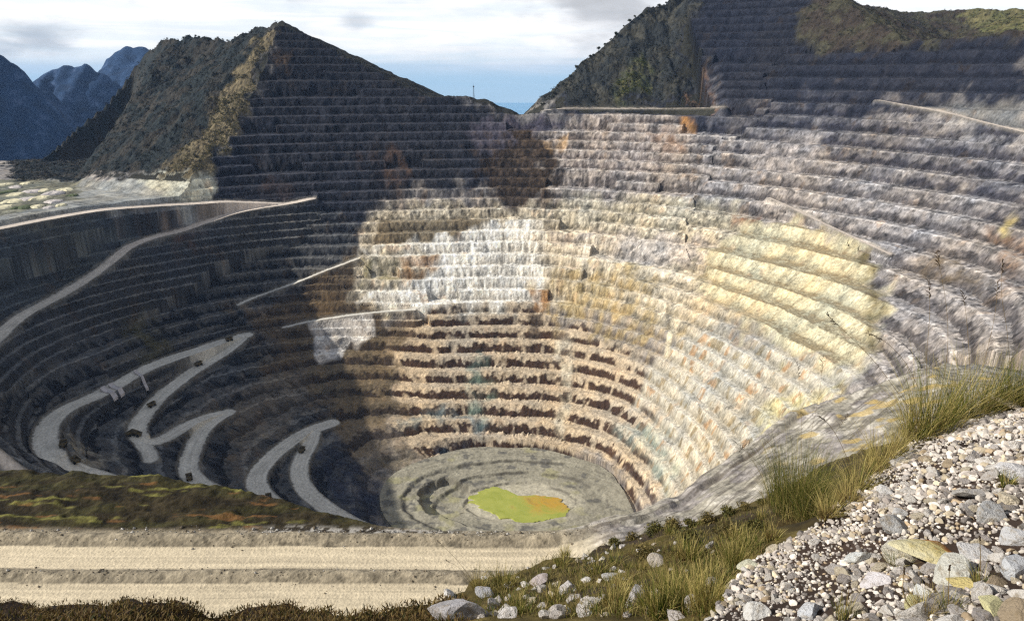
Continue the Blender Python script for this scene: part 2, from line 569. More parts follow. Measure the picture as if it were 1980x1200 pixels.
def terrain(x, y, detail=True):
    """full terrain height and masks"""
    sh = np.shape(x)
    c = cone(x, y)
    ph, r = polar(x, y)
    n = np.where(y < 420, np.where(np.abs(x) < 420, near_n(x, y), 0), natural(x, y))
    arc = np.radians(ph) * 500.0     # distance along the benches
    # warp bench lines a little
    cz = c + 3.0 * fbm(x / 55, y / 55, 3, 101) + 1.2 * fbm(x / 9, y / 9, 2, 105)
    # 16 m benches low in the pit, 13 m ones above; a few merged into double benches
    def lev(v):
        return np.where(v < -388, (v + 500) / 16.0, 7 + (v + 388) / 15.0)

    def inv(q):
        return np.where(q < 7, -500 + 16.0 * q, -388 + 15.0 * (q - 7))
    q = lev(cz)
    k2 = np.floor(q / 2)
    right = sstep(62, 40, ph + 9 * fbm(x / 60, y / 60, 3, 113)) * sstep(-290, -240, c)          # taller benches on the right wall
    dbl = (vnoise(arc / 95 + 13 * k2, k2 * 3.7, seed=106) > 0.55) & (c > -380) & (right < 0.5)
    k = np.where(dbl, 2 * k2, np.floor(q))
    st_ = np.where(dbl, 2.0, 1.0)
    rb = right > 0.5
    k = np.where(rb, 1.35 * np.floor(q / 1.35), k)
    st_ = np.where(rb, 1.35, st_)
    f = (q - k) / st_
    crest = 0.50 + 0.12 * fbm(x / 20, y / 20, 3, 107)
    t = np.clip((f - crest) / (1 - crest), 0, 1)
    bt = np.clip(f / crest, 0, 1)
    z0, z1 = inv(k), inv(k + st_)
    prof = t + 0.05 * fbm(x / 6, y / 6, 3, 109) * (t > 0) * (t < 1)
    zt = z0 + (z1 - z0) * (0.08 * bt + 0.92 * prof)
    # rubble cones leaning on the toes of the faces, cracked blocks on the faces
    ca = 5.5 * (1 - 0.6 * sstep(60, 35, ph)) * np.clip(0.6 + 1.2 * fbm(x / 60, y / 60, 2, 114), 0.1, 1.6)
    cone_n = np.maximum(0, fbm(arc / 17, k * 5.1, 4, 111))
    cones = cone_n * ca * sstep(0.35, 1.0, bt) * (t <= 0)
    zt = zt + cones + 0.5 * fbm(x / 4, y / 4, 2, 112)
    zt = np.where(t > 0, np.maximum(zt, z0 + 0.08 * (z1 - z0) + cone_n * ca * (1 - 2.2 * t)), zt)
    # softer, dozed ground low on the left side
    soft = sstep(120, 150, ph) * sstep(225, 205, ph) * sstep(-300, -400, c)
    zt = zt * (1 - 0.65 * soft) + c * 0.65 * soft + soft * 3 * fbm(x / 25, y / 25, 3, 115)
    fl = c <= -498.5
    dl = pond_dist(x, y)
    zfl = -500 + 2.4 * sstep(1.0, 1.12, dl) + 3.0 * sstep(1.55, 1.66, dl) + 3.0 * sstep(2.15, 2.28, dl) + 0.7 * fbm(x / 22, y / 22, 4, 117) * sstep(1.0, 1.4, dl) + 0.5 * fbm(x / 5, y / 5, 2, 118) * sstep(1.0, 1.3, dl)
    sub = np.hypot((x + 84) / 34, (y - 790) / 44) + 0.18 * fbm(x / 14, y / 14, 3, 119)
    zfl = zfl - 9 * sstep(1.0, 0.8, sub)
    zt = np.where(fl, zfl, zt)
    mined = c < n
    z = np.where(mined, zt, n)
    # keep the benched rim from poking above the natural ground
    z = np.where(mined, np.minimum(z, n + 6), z)
    # roads
    rd = np.full(sh, 1e3)
    rz = np.zeros(sh)
    rw = np.ones(sh)
    for w_, P in ROADS:
        for a, b in zip(P[:-1], P[1:]):
            m = 70
            sel = (x > min(a[0], b[0]) - m) & (x < max(a[0], b[0]) + m) & (y > min(a[1], b[1]) - m) & (y < max(a[1], b[1]) + m)
            if not sel.any():
                continue
            d, tt = seg_dist(x[sel], y[sel], a, b)
            dd = d - w_
            better = dd < rd[sel]
            idx = np.where(sel)
            idx = tuple(i[better] for i in idx)
            rd[idx] = dd[better]
            rz[idx] = (a[2] + tt * (b[2] - a[2]))[better]
    gap = np.maximum(rd, 0)
    zb = z
    z = np.where(gap < 60, np.clip(z, rz - LEDGE_W * gap - 0.2, rz + LEDGE_W * gap + 0.2 * fbm(x / 4, y / 4, 2, 120)), z)
    # the banks between roads are benched as well
    act = (gap > 3) & (gap < 60) & (np.abs(z - zb) > 2.0) & (c < -150)
    zz = z + 2.0 * fbm(x / 20, y / 20, 3, 122)
    fr = (zz / 11.0) - np.floor(zz / 11.0)
    zs = 11.0 * np.floor(zz / 11.0) + 11.0 * np.clip((fr - 0.45) / 0.55, 0, 1) + 0.8 * fbm(x / 5, y / 5, 2, 123)
    z = np.where(act, np.minimum(np.maximum(zs, z - 7), z + 5), z)
    qf = np.where(act, fr, -1.0)
    # safety berm along the outer lip of a road
    lip = np.exp(-((rd - 1.2) / 1.1) ** 2) * (c < rz) * 1.4
    z = z + lip * (0.7 + 0.5 * fbm(x / 5, y / 5, 2, 121))
    return dict(z=z, c=c, ph=ph, r=r, arc=arc, f=f, t=t, bt=bt, k=k, fl=fl & mined, mined=mined, rd=rd, n=n, dl=dl, sub=sub, qf=qf)


# ------------------------------------------------------------------ rock types: patches of the pit wall, mapped in plan
class Patch:
    def __init__(s, pts, face, ledge=None, soft=8.0, warp=10.0, amt=1.0, style=None, surf=base, broken=None):
        q = []
        for a, b in zip(pts, pts[1:] + pts[:1]):
            for i in range(4):
                q.append((a[0] + (b[0] - a[0]) * i / 4, a[1] + (b[1] - a[1]) * i / 4))
        P = march([p[0] for p in q], [p[1] for p in q], surf, 330, 2600, 700)
        s.P = P[:, :2]
        s.face = srgb(*face)
        s.ledge = srgb(*(ledge or face))
        s.soft, s.warp, s.amt, s.style = soft, warp, amt, style
        pw = max(p[0] for p in pts) - min(p[0] for p in pts)
        s.broken = (pw < 170 and style in (None, 'scrub')) if broken is None else broken

    def mask(s, x, y, wx, wy):
        out = np.zeros(np.shape(x))
        m = s.soft + 2 * s.warp
        lo, hi = s.P.min(0) - m, s.P.max(0) + m
        sel = np.where((x > lo[0]) & (x < hi[0]) & (y > lo[1]) & (y < hi[1]))
        if len(sel[0]) == 0:
            return out
        X = x[sel] + wx[sel] * s.warp * 1.7
        Y = y[sel] + wy[sel] * s.warp * 1.7
        ins = np.zeros(len(X), bool)
        dm = np.full(len(X), 1e9)
        for a, b in zip(s.P, np.roll(s.P, -1, 0)):
            c = ((a[1] > Y) != (b[1] > Y)) & (X < (b[0] - a[0]) * (Y - a[1]) / (b[1] - a[1] + 1e-12) + a[0])
            ins ^= c
            d, _ = seg_dist(X, Y, a, b)
            dm = np.minimum(dm, d)
        sd = np.where(ins, dm, -dm)
        soft = s.soft * 1.3
        out[sel] = sstep(-soft, soft, sd) * s.amt
        if s.broken:
            out[sel] *= np.clip(0.62 + 1.1 * fbm(x[sel] / 13, y[sel] / 13, 4, int(s.P[0, 0]) % 97 + 820), 0.12, 1)
        return out


PATCHES = [
    # slate of the left mountain and upper left wall, cloud shade painted into its colour
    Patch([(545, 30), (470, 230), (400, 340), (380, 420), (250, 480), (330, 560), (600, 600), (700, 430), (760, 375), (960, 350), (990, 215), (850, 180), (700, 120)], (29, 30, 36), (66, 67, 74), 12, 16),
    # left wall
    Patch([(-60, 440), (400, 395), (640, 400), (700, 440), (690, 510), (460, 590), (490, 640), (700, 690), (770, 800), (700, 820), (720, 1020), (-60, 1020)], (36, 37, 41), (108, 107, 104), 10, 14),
    # brown nose between the left wall and the lower benches
    Patch([(450, 600), (690, 500), (740, 600), (790, 650), (775, 800), (690, 810), (600, 790), (500, 660)], (68, 57, 46), (110, 96, 76), 14, 24),
    Patch([(560, 600), (640, 560), (720, 590), (700, 600), (600, 620)], (96, 80, 58), None, 6, 8),
    # slate of the upper right wall, colour darkened in place of a cloud shadow
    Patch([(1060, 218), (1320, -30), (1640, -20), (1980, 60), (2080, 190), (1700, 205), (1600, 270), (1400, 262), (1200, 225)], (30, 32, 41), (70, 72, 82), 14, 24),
    # lilac grey rock of the right wall
    Patch([(1030, 222), (1200, 214), (1400, 250), (1560, 260), (1700, 215), (1980, 260), (2080, 300), (2080, 800), (1660, 760), (1690, 470), (1480, 430), (1300, 380), (1050, 380)], (98, 92, 89), (184, 176, 168), 14, 20, 1.0, 'mottle'),
    Patch([(1360, 214), (1560, 196), (1700, 196), (1985, 250), (2060, 330), (2060, 500), (1930, 420), (1740, 330), (1560, 310), (1440, 290)], (54, 53, 60), (130, 126, 124), 18, 34, 0.8, 'mottle'),  # soft lower edge of the cloud shadow, painted as darker rock
    Patch([(1480, 300), (1560, 240), (1590, 235), (1580, 300), (1500, 330), (1440, 345)], (156, 148, 142), None, 10, 18, 0.7, 'mottle'),
    Patch([(1090, 222), (1240, 218), (1330, 260), (1310, 330), (1180, 345), (1090, 300)], (116, 106, 100), (184, 174, 164), 14, 26, 0.8, 'mottle'),
    Patch([(960, 225), (1040, 222), (1090, 225), (1060, 262), (1000, 275), (930, 300), (900, 250)], (70, 66, 76), (96, 92, 98), 8, 12),
    # brown scrubby slip below the saddle
    Patch([(930, 285), (975, 250), (1040, 250), (1065, 310), (1085, 380), (1040, 408), (985, 400), (945, 350)], (56, 46, 38), (82, 68, 54), 14, 30, 0.95, 'scrub', base, False),
    # pale altered rock of the middle wall
    Patch([(690, 440), (760, 388), (940, 392), (1100, 398), (1280, 378), (1420, 405), (1490, 432), (1500, 600), (1340, 660), (1250, 610), (1050, 580), (1030, 605), (720, 602), (680, 560), (700, 500)], (160, 149, 128), (206, 194, 172), 8, 12, 1.0, 'mottle'),
    Patch([(1060, 385), (1280, 375), (1420, 395), (1480, 425), (1300, 440), (1080, 425)], (150, 142, 122), (196, 186, 166), 10, 12, 0.8, 'mottle'),
    Patch([(1060, 440), (1250, 450), (1400, 470), (1380, 520), (1250, 500), (1080, 480)], (160, 150, 140), (198, 186, 172), 8, 10, 0.8, 'mottle'),
    Patch([(735, 422), (943, 418), (943, 455), (800, 462), (720, 470)], (98, 86, 66), (136, 122, 98), 3, 4, 0.9),
    Patch([(700, 478), (880, 452), (945, 426), (1046, 424), (1062, 470), (1040, 582), (815, 602), (690, 580), (800, 535), (850, 520)], (222, 213, 196), (246, 238, 222), 4, 8, 0.95, 'streak'),
    Patch([(1046, 470), (1190, 450), (1180, 510), (1120, 535), (1046, 545)], (190, 176, 152), (222, 210, 188), 8, 10, 0.7, 'streak'),
    Patch([(712, 480), (800, 470), (852, 492), (800, 500), (715, 498)], (150, 138, 108), (212, 200, 176), 4, 5, 0.6),
    Patch([(775, 496), (850, 490), (850, 520), (800, 535), (770, 530)], (150, 106, 62), (170, 130, 80), 4, 6, 0.8),
    Patch([(705, 500), (770, 500), (768, 540), (700, 545)], (110, 104, 70), (140, 128, 92), 5, 6, 0.8),
    # yellow oxidised patch on the right
    Patch([(1440, 432), (1520, 422), (1600, 450), (1672, 462), (1690, 500), (1702, 570), (1706, 612), (1682, 690), (1620, 715), (1500, 670), (1400, 600), (1350, 520), (1370, 480)], (204, 194, 160), (116, 102, 74), 7, 12, 0.92, 'block'),
    Patch([(1640, 470), (1690, 480), (1706, 600), (1690, 690), (1670, 640), (1680, 560)], (112, 98, 58), (90, 78, 50), 4, 6, 0.8),
    Patch([(1250, 512), (1270, 510), (1345, 530), (1335, 540), (1255, 525)], (226, 214, 192), None, 2, 2),
    # ochre slip in the middle
    Patch([(1035, 565), (1090, 530), (1160, 500), (1260, 515), (1265, 590), (1330, 655), (1220, 680), (1090, 640), (1040, 600)], (166, 142, 96), (190, 170, 126), 12, 26, 0.85, 'streak', base, True),
    Patch([(1330, 560), (1440, 555), (1470, 640), (1400, 660), (1330, 620)], (172, 150, 114), (190, 170, 136), 12, 24, 0.7, 'streak', base, True),
    Patch([(1025, 560), (1062, 556), (1062, 590), (1030, 596)], (150, 104, 56), None, 3, 6, 0.8),
    # lower benches, dark faces under pale rubble
    Patch([(770, 600), (1030, 592), (1090, 640), (1240, 670), (1290, 700), (1340, 780), (1310, 985), (1240, 985), (1180, 915), (1060, 884), (850, 896), (772, 870), (765, 640)], (66, 50, 40), (186, 168, 142), 8, 14, 1.0, 'scallop'),
    Patch([(560, 660), (775, 640), (775, 880), (700, 900), (650, 820)], (60, 50, 40), (112, 98, 76), 12, 18, 0.8, 'scallop'),
    # lower right wall
    Patch([(1270, 690), (1330, 640), (1420, 650), (1560, 690), (1690, 700), (1560, 800), (1450, 880), (1310, 990), (1270, 960), (1300, 860), (1240, 760)], (168, 160, 142), (194, 188, 174), 10, 14, 1.0, 'rust'),
    Patch([(1480, 760), (1560, 740), (1640, 720), (1560, 810), (1500, 850), (1440, 850)], (200, 184, 120), (208, 196, 150), 12, 22, 0.7, 'rust', base, True),
    Patch([(1190, 820), (1290, 820), (1310, 920), (1290, 960), (1230, 880)], (160, 170, 156), (190, 192, 178), 8, 12, 0.6, 'rust'),
    Patch([(912, 690), (946, 690), (946, 800), (908, 800)], (120, 140, 124), (168, 170, 152), 8, 14, 0.7),
    Patch([(785, 792), (930, 786), (940, 812), (860, 818), (780, 830)], (100, 116, 120), (142, 150, 146), 8, 14, 0.7),
    Patch([(850, 850), (900, 846), (905, 885), (840, 892)], (52, 66, 78), (90, 98, 100), 4, 6, 0.8),
    Patch([(1076, 650), (1100, 650), (1110, 790), (1076, 850)], (206, 196, 172), (214, 204, 182), 4, 6, 0.75),
    Patch([(1020, 602), (1045, 602), (1044, 650), (1024, 650)], (64, 54, 46), None, 3, 4, 0.9),
    Patch([(1296, 612), (1306, 616), (1290, 690), (1282, 690)], (214, 200, 168), None, 2, 2, 0.9),
    # broken pale rock and spoil among the left ramps
    Patch([(430, 800), (470, 750), (560, 715), (610, 760), (540, 830), (470, 880)], (92, 84, 74), (132, 124, 112), 10, 22, 0.8),
    Patch([(330, 760), (400, 720), (460, 740), (400, 790)], (84, 78, 72), (124, 118, 110), 8, 18, 0.7),
    Patch([(440, 880), (470, 850), (480, 930), (440, 950)], (78, 72, 66), (120, 112, 102), 8, 14, 0.7),
    Patch([(0, 690), (120, 640), (180, 680), (60, 760)], (66, 66, 66), (112, 110, 106), 10, 22, 0.7),
    Patch([(120, 870), (150, 850), (210, 900), (190, 920)], (150, 144, 130), None, 6, 12, 0.7),
    # small stains
    Patch([(1412, 410), (1478, 412), (1470, 432), (1420, 428)], (112, 72, 48), None, 4, 5),
    Patch([(1322, 172), (1390, 192), (1400, 206), (1320, 206)], (136, 104, 76), None, 7, 14, 0.7),
    Patch([(1316, 225), (1340, 222), (1342, 250), (1318, 252)], (176, 128, 70), None, 4, 6, 0.7),
    Patch([(1255, 250), (1300, 245), (1330, 290), (1270, 288)], (150, 118, 92), None, 6, 10, 0.6),
    Patch([(1050, 268), (1095, 258), (1100, 285), (1055, 292)], (182, 148, 104), None, 4, 7, 0.7),
    Patch([(1940, 448), (1965, 408), (1978, 418), (1958, 452)], (176, 160, 106), None, 4, 7, 0.75),
    Patch([(1925, 450), (1985, 450), (1990, 520), (1950, 560), (1930, 500)], (136, 104, 74), None, 9, 18, 0.7),
    Patch([(1780, 480), (1850, 500), (1900, 560), (1840, 540), (1790, 520)], (104, 90, 70), None, 6, 10, 0.8),
    Patch([(736, 290), (765, 285), (790, 330), (770, 395), (740, 360)], (96, 74, 58), None, 8, 14, 0.5),
    Patch([(690, 285), (722, 285), (722, 315), (690, 315)], (80, 62, 52), None, 8, 14, 0.45),
    Patch([(530, 100), (556, 98), (560, 135), (538, 135)], (98, 78, 58), None, 6, 12, 0.6),
    Patch([(495, 350), (570, 350), (570, 390), (500, 385)], (78, 62, 54), None, 8, 14, 0.45),
    Patch([(340, 490), (400, 480), (400, 525), (345, 525)], (84, 66, 56), None, 6, 10, 0.7),
    Patch([(236, 612), (300, 600), (322, 640), (330, 690), (270, 700), (245, 650)], (84, 80, 58), None, 8, 12, 0.85),
    Patch([(597, 624), (640, 616), (718, 611), (723, 652), (692, 672), (676, 658), (655, 690), (616, 697), (609, 665)], (186, 178, 168), (226, 219, 208), 3, 6, 0.92, 'streak'),
    Patch([(700, 900), (770, 870), (860, 890), (790, 920), (740, 930)], (122, 112, 92), None, 6, 10, 0.8),
    Patch([(690, 880), (742, 940), (745, 1010), (680, 1010), (600, 900), (640, 830)], (48, 52, 66), None, 8, 10, 0.9),
    # gentle grey bench above the right road
    Patch([(1800, 198), (1985, 190), (1985, 245), (1900, 226)], (118, 116, 112), None, 5, 6),
    # plateau and dump at its edge
    Patch([(-60, 352), (60, 345), (200, 350), (300, 334), (412, 332), (412, 385), (560, 394), (400, 398), (230, 412), (100, 430), (-60, 452)], (146, 145, 138), None, 4, 8, 1.0, 'streak'),
    Patch([(-60, 345), (150, 352), (150, 385), (40, 410), (-60, 425)], (122, 120, 100), None, 5, 10, 0.85, 'scrub'),
    Patch([(300, 334), (412, 331), (412, 386), (330, 384), (270, 350)], (196, 192, 170), None, 4, 8, 0.8, 'streak'),
    Patch([(-60, 455), (120, 428), (260, 420), (250, 460), (120, 540), (-60, 620)], (58, 62, 66), (88, 92, 90), 6, 10, 0.8),
    Patch([(250, 450), (400, 400), (540, 398), (420, 428), (262, 468)], (128, 112, 98), (150, 134, 120), 5, 8, 0.8),
]
VEG_PATCHES = [
    # (patch, second colour): unmined, overgrown ground
    (Patch([(545, 12), (440, 25), (250, 40), (170, 150), (0, 290), (30, 352), (300, 338), (410, 334), (470, 232)], (37, 42, 42), (54, 51, 45), 6, 12), 0),
    (Patch([(536, 60), (505, 100), (468, 240), (404, 336), (296, 334), (385, 265), (455, 150), (500, 70)], (98, 88, 66), (114, 102, 78), 6, 16), 1),
    (Patch([(1040, 212), (1010, 190), (1030, 130), (1200, -40), (1345, -90), (1318, 110), (1335, 204), (1200, 207)], (46, 48, 47), (64, 62, 54), 14, 26), 0),
    (Patch([(1190, 150), (1250, 110), (1285, 140), (1250, 190), (1190, 195)], (78, 82, 48), (96, 92, 60), 6, 14), 1),
    (Patch([(1540, 30), (1600, -40), (1700, -30), (1985, -30), (2100, -30), (2100, 60), (1900, 74), (1750, 84), (1680, 96), (1550, 96)], (56, 49, 42), (66, 63, 48), 9, 18), 0),
    (Patch([(1850, 20), (1985, 14), (2100, 10), (2100, 50), (1900, 66)], (82, 82, 52), (98, 92, 62), 8, 16), 1),
]


def shade_far(x, y, T):
    """rock colour of every terrain vertex"""
    n = len(x)
    wx = fbm(x / 24, y / 24, 3, 201)
    wy = fbm(x / 24, y / 24, 3, 205)
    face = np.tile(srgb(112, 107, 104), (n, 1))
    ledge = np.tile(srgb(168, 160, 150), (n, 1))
    st = {k: np.zeros(n) for k in ('mottle', 'streak', 'scrub', 'scallop', 'block', 'rust')}
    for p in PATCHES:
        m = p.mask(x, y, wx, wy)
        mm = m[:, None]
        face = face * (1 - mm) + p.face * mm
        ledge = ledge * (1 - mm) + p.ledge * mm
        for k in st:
            st[k] = st[k] * (1 - m) + (m if p.style == k else 0)
    arc, c, t, bt = T['arc'], T['c'], T['t'], T['bt']
    fall = fbm(arc / 3.6, c / 16, 3, 211)              # streaks running down the wall
    fall2 = fbm(arc / 13.0, c / 90, 3, 215)
    fw = (0.25 + 0.75 * sstep(48, 75, T['ph'])) * (1 - 0.55 * st['scallop'])
    fall, fall2 = fall * fw, fall2 * fw
    blot = fbm(x / 16, y / 16, 4, 221)
    zz = T['z']
    fine = fbm3(x / 3.6, y / 3.6, zz / 3.6, 3, 225)
    blot = 0.6 * blot + 0.6 * fbm3(x / 13, y / 13, zz / 9, 3, 223)
    big = fbm(x / 70, y / 70, 3, 229)
    grain = RNG.normal(0, 1, n)
    on_face = (t > 0.02).astype(float)
    # ledges catch rubble: crest line pale, rubble fans over the top of the faces
    fan = sstep(0.42, 0.62, t + 0.55 * fall + 0.45 * blot)
    lip = sstep(0.46, 0.20, bt) * (1 - on_face) * 1.1
    le = np.maximum(lip, 0.45 * (1 - on_face)) * sstep(-0.62, 0.05, blot * 0.7 + fine * 0.6 + 0.1)
    le = np.maximum(le, fan * on_face * 0.30)
    k_ = T['k']
    scal = sstep(0.56, 0.74, t + 0.40 * fbm3(x / 9, y / 9, zz / 7, 3, 233) + 0.10 * fbm(arc / 16, k_ * 3.1, 2, 234) + 0.10 * fine)
    scal = np.maximum(1 - on_face, scal)
    patchy = sstep(0.22, 0.50, fbm(arc / 24, c / 16, 2, 237) + 0.15 * fine) * 0.75
    scal = np.maximum(scal, patchy)
    le = le * (1 - st['scallop']) + scal * st['scallop']
    blk = np.maximum((1 - on_face), sstep(0.22, 0.05, t)) * 0.85 * sstep(-0.6, 0.1, blot + fine) + 0.4 * sstep(0.35, 0.6, np.abs(fbm(arc / 16, c / 200, 2, 241)) * 2 - 0.1) * on_face
    le = le * (1 - st['block']) + blk * st['block']
    qf = T['qf']
    le = np.where(qf >= 0, np.where(qf < 0.45, 0.95, 0.15), le)
    le = np.clip(le, 0, 1)[:, None]
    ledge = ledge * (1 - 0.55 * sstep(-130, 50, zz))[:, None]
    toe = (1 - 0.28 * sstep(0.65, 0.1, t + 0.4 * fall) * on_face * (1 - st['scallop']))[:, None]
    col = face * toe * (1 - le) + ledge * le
    # tone variation
    v = 1 + 0.26 * fall * (0.7 + 0.9 * st['streak'] + 0.4 * st['mottle']) + 0.34 * blot + 0.34 * fine + 0.17 * grain + 0.20 * fall2 * (0.6 + st['streak'])
    cut = sstep(3, 12, np.abs(zz - c)) * sstep(60, 20, T['rd']) * (T['rd'] > 0)
    v = v + cut * 0.45 * fbm(zz / 4.5, (x + y) / 70, 3, 247)
    mo = st['mottle'] * (0.60 * sstep(0.08, 0.45, fbm3(x / 6, y / 6, zz / 6, 3, 251) + 0.3 * fall) - 0.50 * sstep(0.08, 0.42, fbm3(x / 8, y / 8, zz / 7, 3, 255)))
    v = v + mo
    col = col * np.clip(v, 0.35, 1.9)[:, None]
    # mineral stains, warm and cool
    ru = (st['rust'] * sstep(0.12, 0.40, fbm(arc / 14, c / 9, 3, 261)) * on_face)[:, None] * 0.65
    rc = np.where((fbm(x / 30, y / 30, 2, 265) > 0)[:, None], srgb(152, 112, 68), srgb(120, 102, 66))
    col = col * (1 - ru) + rc * ru * np.clip(v, 0.5, 1.5)[:, None]
    warm = (0.10 * big + 0.09 * blot)[:, None]
    col = col * (1 + warm * np.array([1.0, 0.25, -0.9]))
    hs = (sstep(0.42, 0.66, fbm(x / 19 + 3, y / 19, 3, 271)) * T['mined'] * 0.35)[:, None]
    col = col * (1 - hs) + (col.mean(1, keepdims=True) * np.array([1.45, 0.98, 0.60])) * hs
    sc = st['scrub'][:, None]
    col = col * (1 - sc) + col * np.clip(0.8 + 0.9 * fbm(x / 6, y / 6, 3, 275), 0.4, 2.2)[:, None] * sc
    # floor of the pit
    fl = T['fl']
    ring = fbm(T['dl'] * 14, np.arctan2(y - 781, x - 10) * 2.0, 3, 281) * 2.2
    edge = np.zeros(n)
    for a_ in (1.06, 1.6, 2.2):
        edge = np.maximum(edge, np.exp(-((T['dl'] - a_) / 0.05) ** 2) * sstep(-0.25, 0.2, blot + 0.4 * fine))
    edge = np.maximum(edge, 0.8 * np.exp(-((T['sub'] - 0.9) / 0.09) ** 2))
    fc = np.tile(srgb(150, 144, 126), (n, 1)) * (1 + 0.22 * fbm(x / 12, y / 12, 4, 285) + 0.10 * ring + 0.12 * fine)[:, None]
    g = sstep(0.15, 0.5, fbm(x / 26, y / 20, 3, 289))[:, None] * 0.6
    fc = fc * (1 - g) + srgb(160, 154, 112) * g
    dk = sstep(0.22, 0.45, fbm(x / 15, y / 11, 4, 291))[:, None] * 0.75
    fc = fc * (1 - dk) + srgb(92, 90, 86) * dk
    mud = (sstep(1.32, 1.0, T['dl']) * 0.8)[:, None]
    fc = fc * (1 - mud) + srgb(186, 178, 156) * mud * np.clip(1 + 0.3 * fine + 0.2 * blot, 0.5, 1.4)[:, None]
    eg = (edge * 0.8)[:, None]
    fc = fc * (1 - eg) + srgb(74, 70, 64) * eg
    col = np.where(fl[:, None], fc, col)
    # natural ground
    veg = np.zeros(n)
    for p, k in VEG_PATCHES:
        m = p.mask(x, y, wx, wy)
        mm = m[:, None]
        q = sstep(-0.25, 0.35, fbm(x / 22, y / 22, 4, 301 + k))[:, None]
        vc = p.face * (1 - q) + p.ledge * q
        vc = vc * np.clip(1 + 0.6 * fbm(x / 7, y / 7, 3, 305) + 0.3 * fine + 0.12 * grain, 0.35, 2.0)[:, None]
        col = col * (1 - mm) + vc * mm
        veg = np.maximum(veg, m)
    un = (~T['mined'] & (veg < 0.3) & (y > 1000) & ((x > 100) | (T['z'] > -165)))[:, None]
    col = np.where(un, srgb(48, 47, 40) * np.clip(1 + 0.5 * blot + 0.4 * fine, 0.4, 2)[:, None], col)
    # roads
    rd = T['rd']
    rk = sstep(1.2, -2.2, rd + 1.6 * fine + 1.2 * blot)[:, None]
    up = sstep(-330, -215, T['z'])[:, None]
    rc = srgb(206, 201, 188) * (1 - up) + srgb(206, 192, 176) * up
    rut = fbm(rd / 1.3, (x + y) / 60, 3, 313)
    rc = rc * (1 + 0.12 * fine + 0.16 * fbm(x / 14, y / 14, 3, 311) + 0.22 * rut + 0.05 * grain)[:, None]
    col = col * (1 - rk) + rc * rk
    lipm = (np.exp(-((rd - 1.3) / 1.2) ** 2) * 0.5)[:, None]
    col = col * (1 - lipm) + srgb(120, 114, 102) * lipm * np.clip(1 + 0.5 * fine, 0.3, 2)[:, None]
    return np.clip(col, 0.004, 0.86), veg


def rock_material(name, scale, bump, strength=0.35, dist=1.0, var=0.5):
    m = bpy.data.materials.new(name)
    m.use_nodes = True
    k = NT(m.node_tree)
    at = k.n('ShaderNodeAttribute', attribute_name="Col").outputs['Color']
    pos = k.n('ShaderNodeTexCoord').outputs['Object']
    n1 = k.n('ShaderNodeTexNoise', {'Vector': pos, 'Scale': scale, 'Detail': 6, 'Roughness': 0.65}).outputs['Fac']
    n2 = k.n('ShaderNodeTexVoronoi', {'Vector': pos, 'Scale': scale * 0.7, 'Randomness': 1.0}).outputs['Distance']
    f = k.math('ADD', k.math('MULTIPLY', k.math('SUBTRACT', n1, 0.5), var * 2.2), 1.0)
    f = k.math('MULTIPLY', f, k.math('ADD', k.math('MULTIPLY', n2, var * 0.6), 1 - var * 0.25))
    g = k.n('ShaderNodeCombineColor', {0: f, 1: f, 2: f}).outputs[0]
    col = k.mix(1.0, at, g, 'MULTIPLY')
    hgt = k.math('ADD', n1, k.math('MULTIPLY', n2, 0.5))
    bp = k.n('ShaderNodeBump', {'Height': hgt, 'Strength': strength, 'Distance': dist}).outputs[0]
    b = k.n('ShaderNodeBsdfPrincipled', {'Base Color': col, 'Roughness': 0.95, 'Normal': bp})
    b.inputs['Specular IOR Level'].default_value = 0.15
    out = k.n('ShaderNodeOutputMaterial')
    m.node_tree.links.new(b.outputs[0], out.inputs['Surface'])
    return m


MAT_WALL = rock_material("quarried_rock", 0.5, 1, 0.3, 0.8)


def split_mesh(co, quads, col, cls, names, mat, smooth=False):
    for c, nm in names:
        f = quads[cls == c]
        if len(f) == 0:
            continue
        u, inv = np.unique(f.ravel(), return_inverse=True)
        me = mesh_np(nm, co[u], inv.reshape(-1, 4), col[u], smooth)
        o = link(nm, me, mat)
        tag(o, kind='structure')


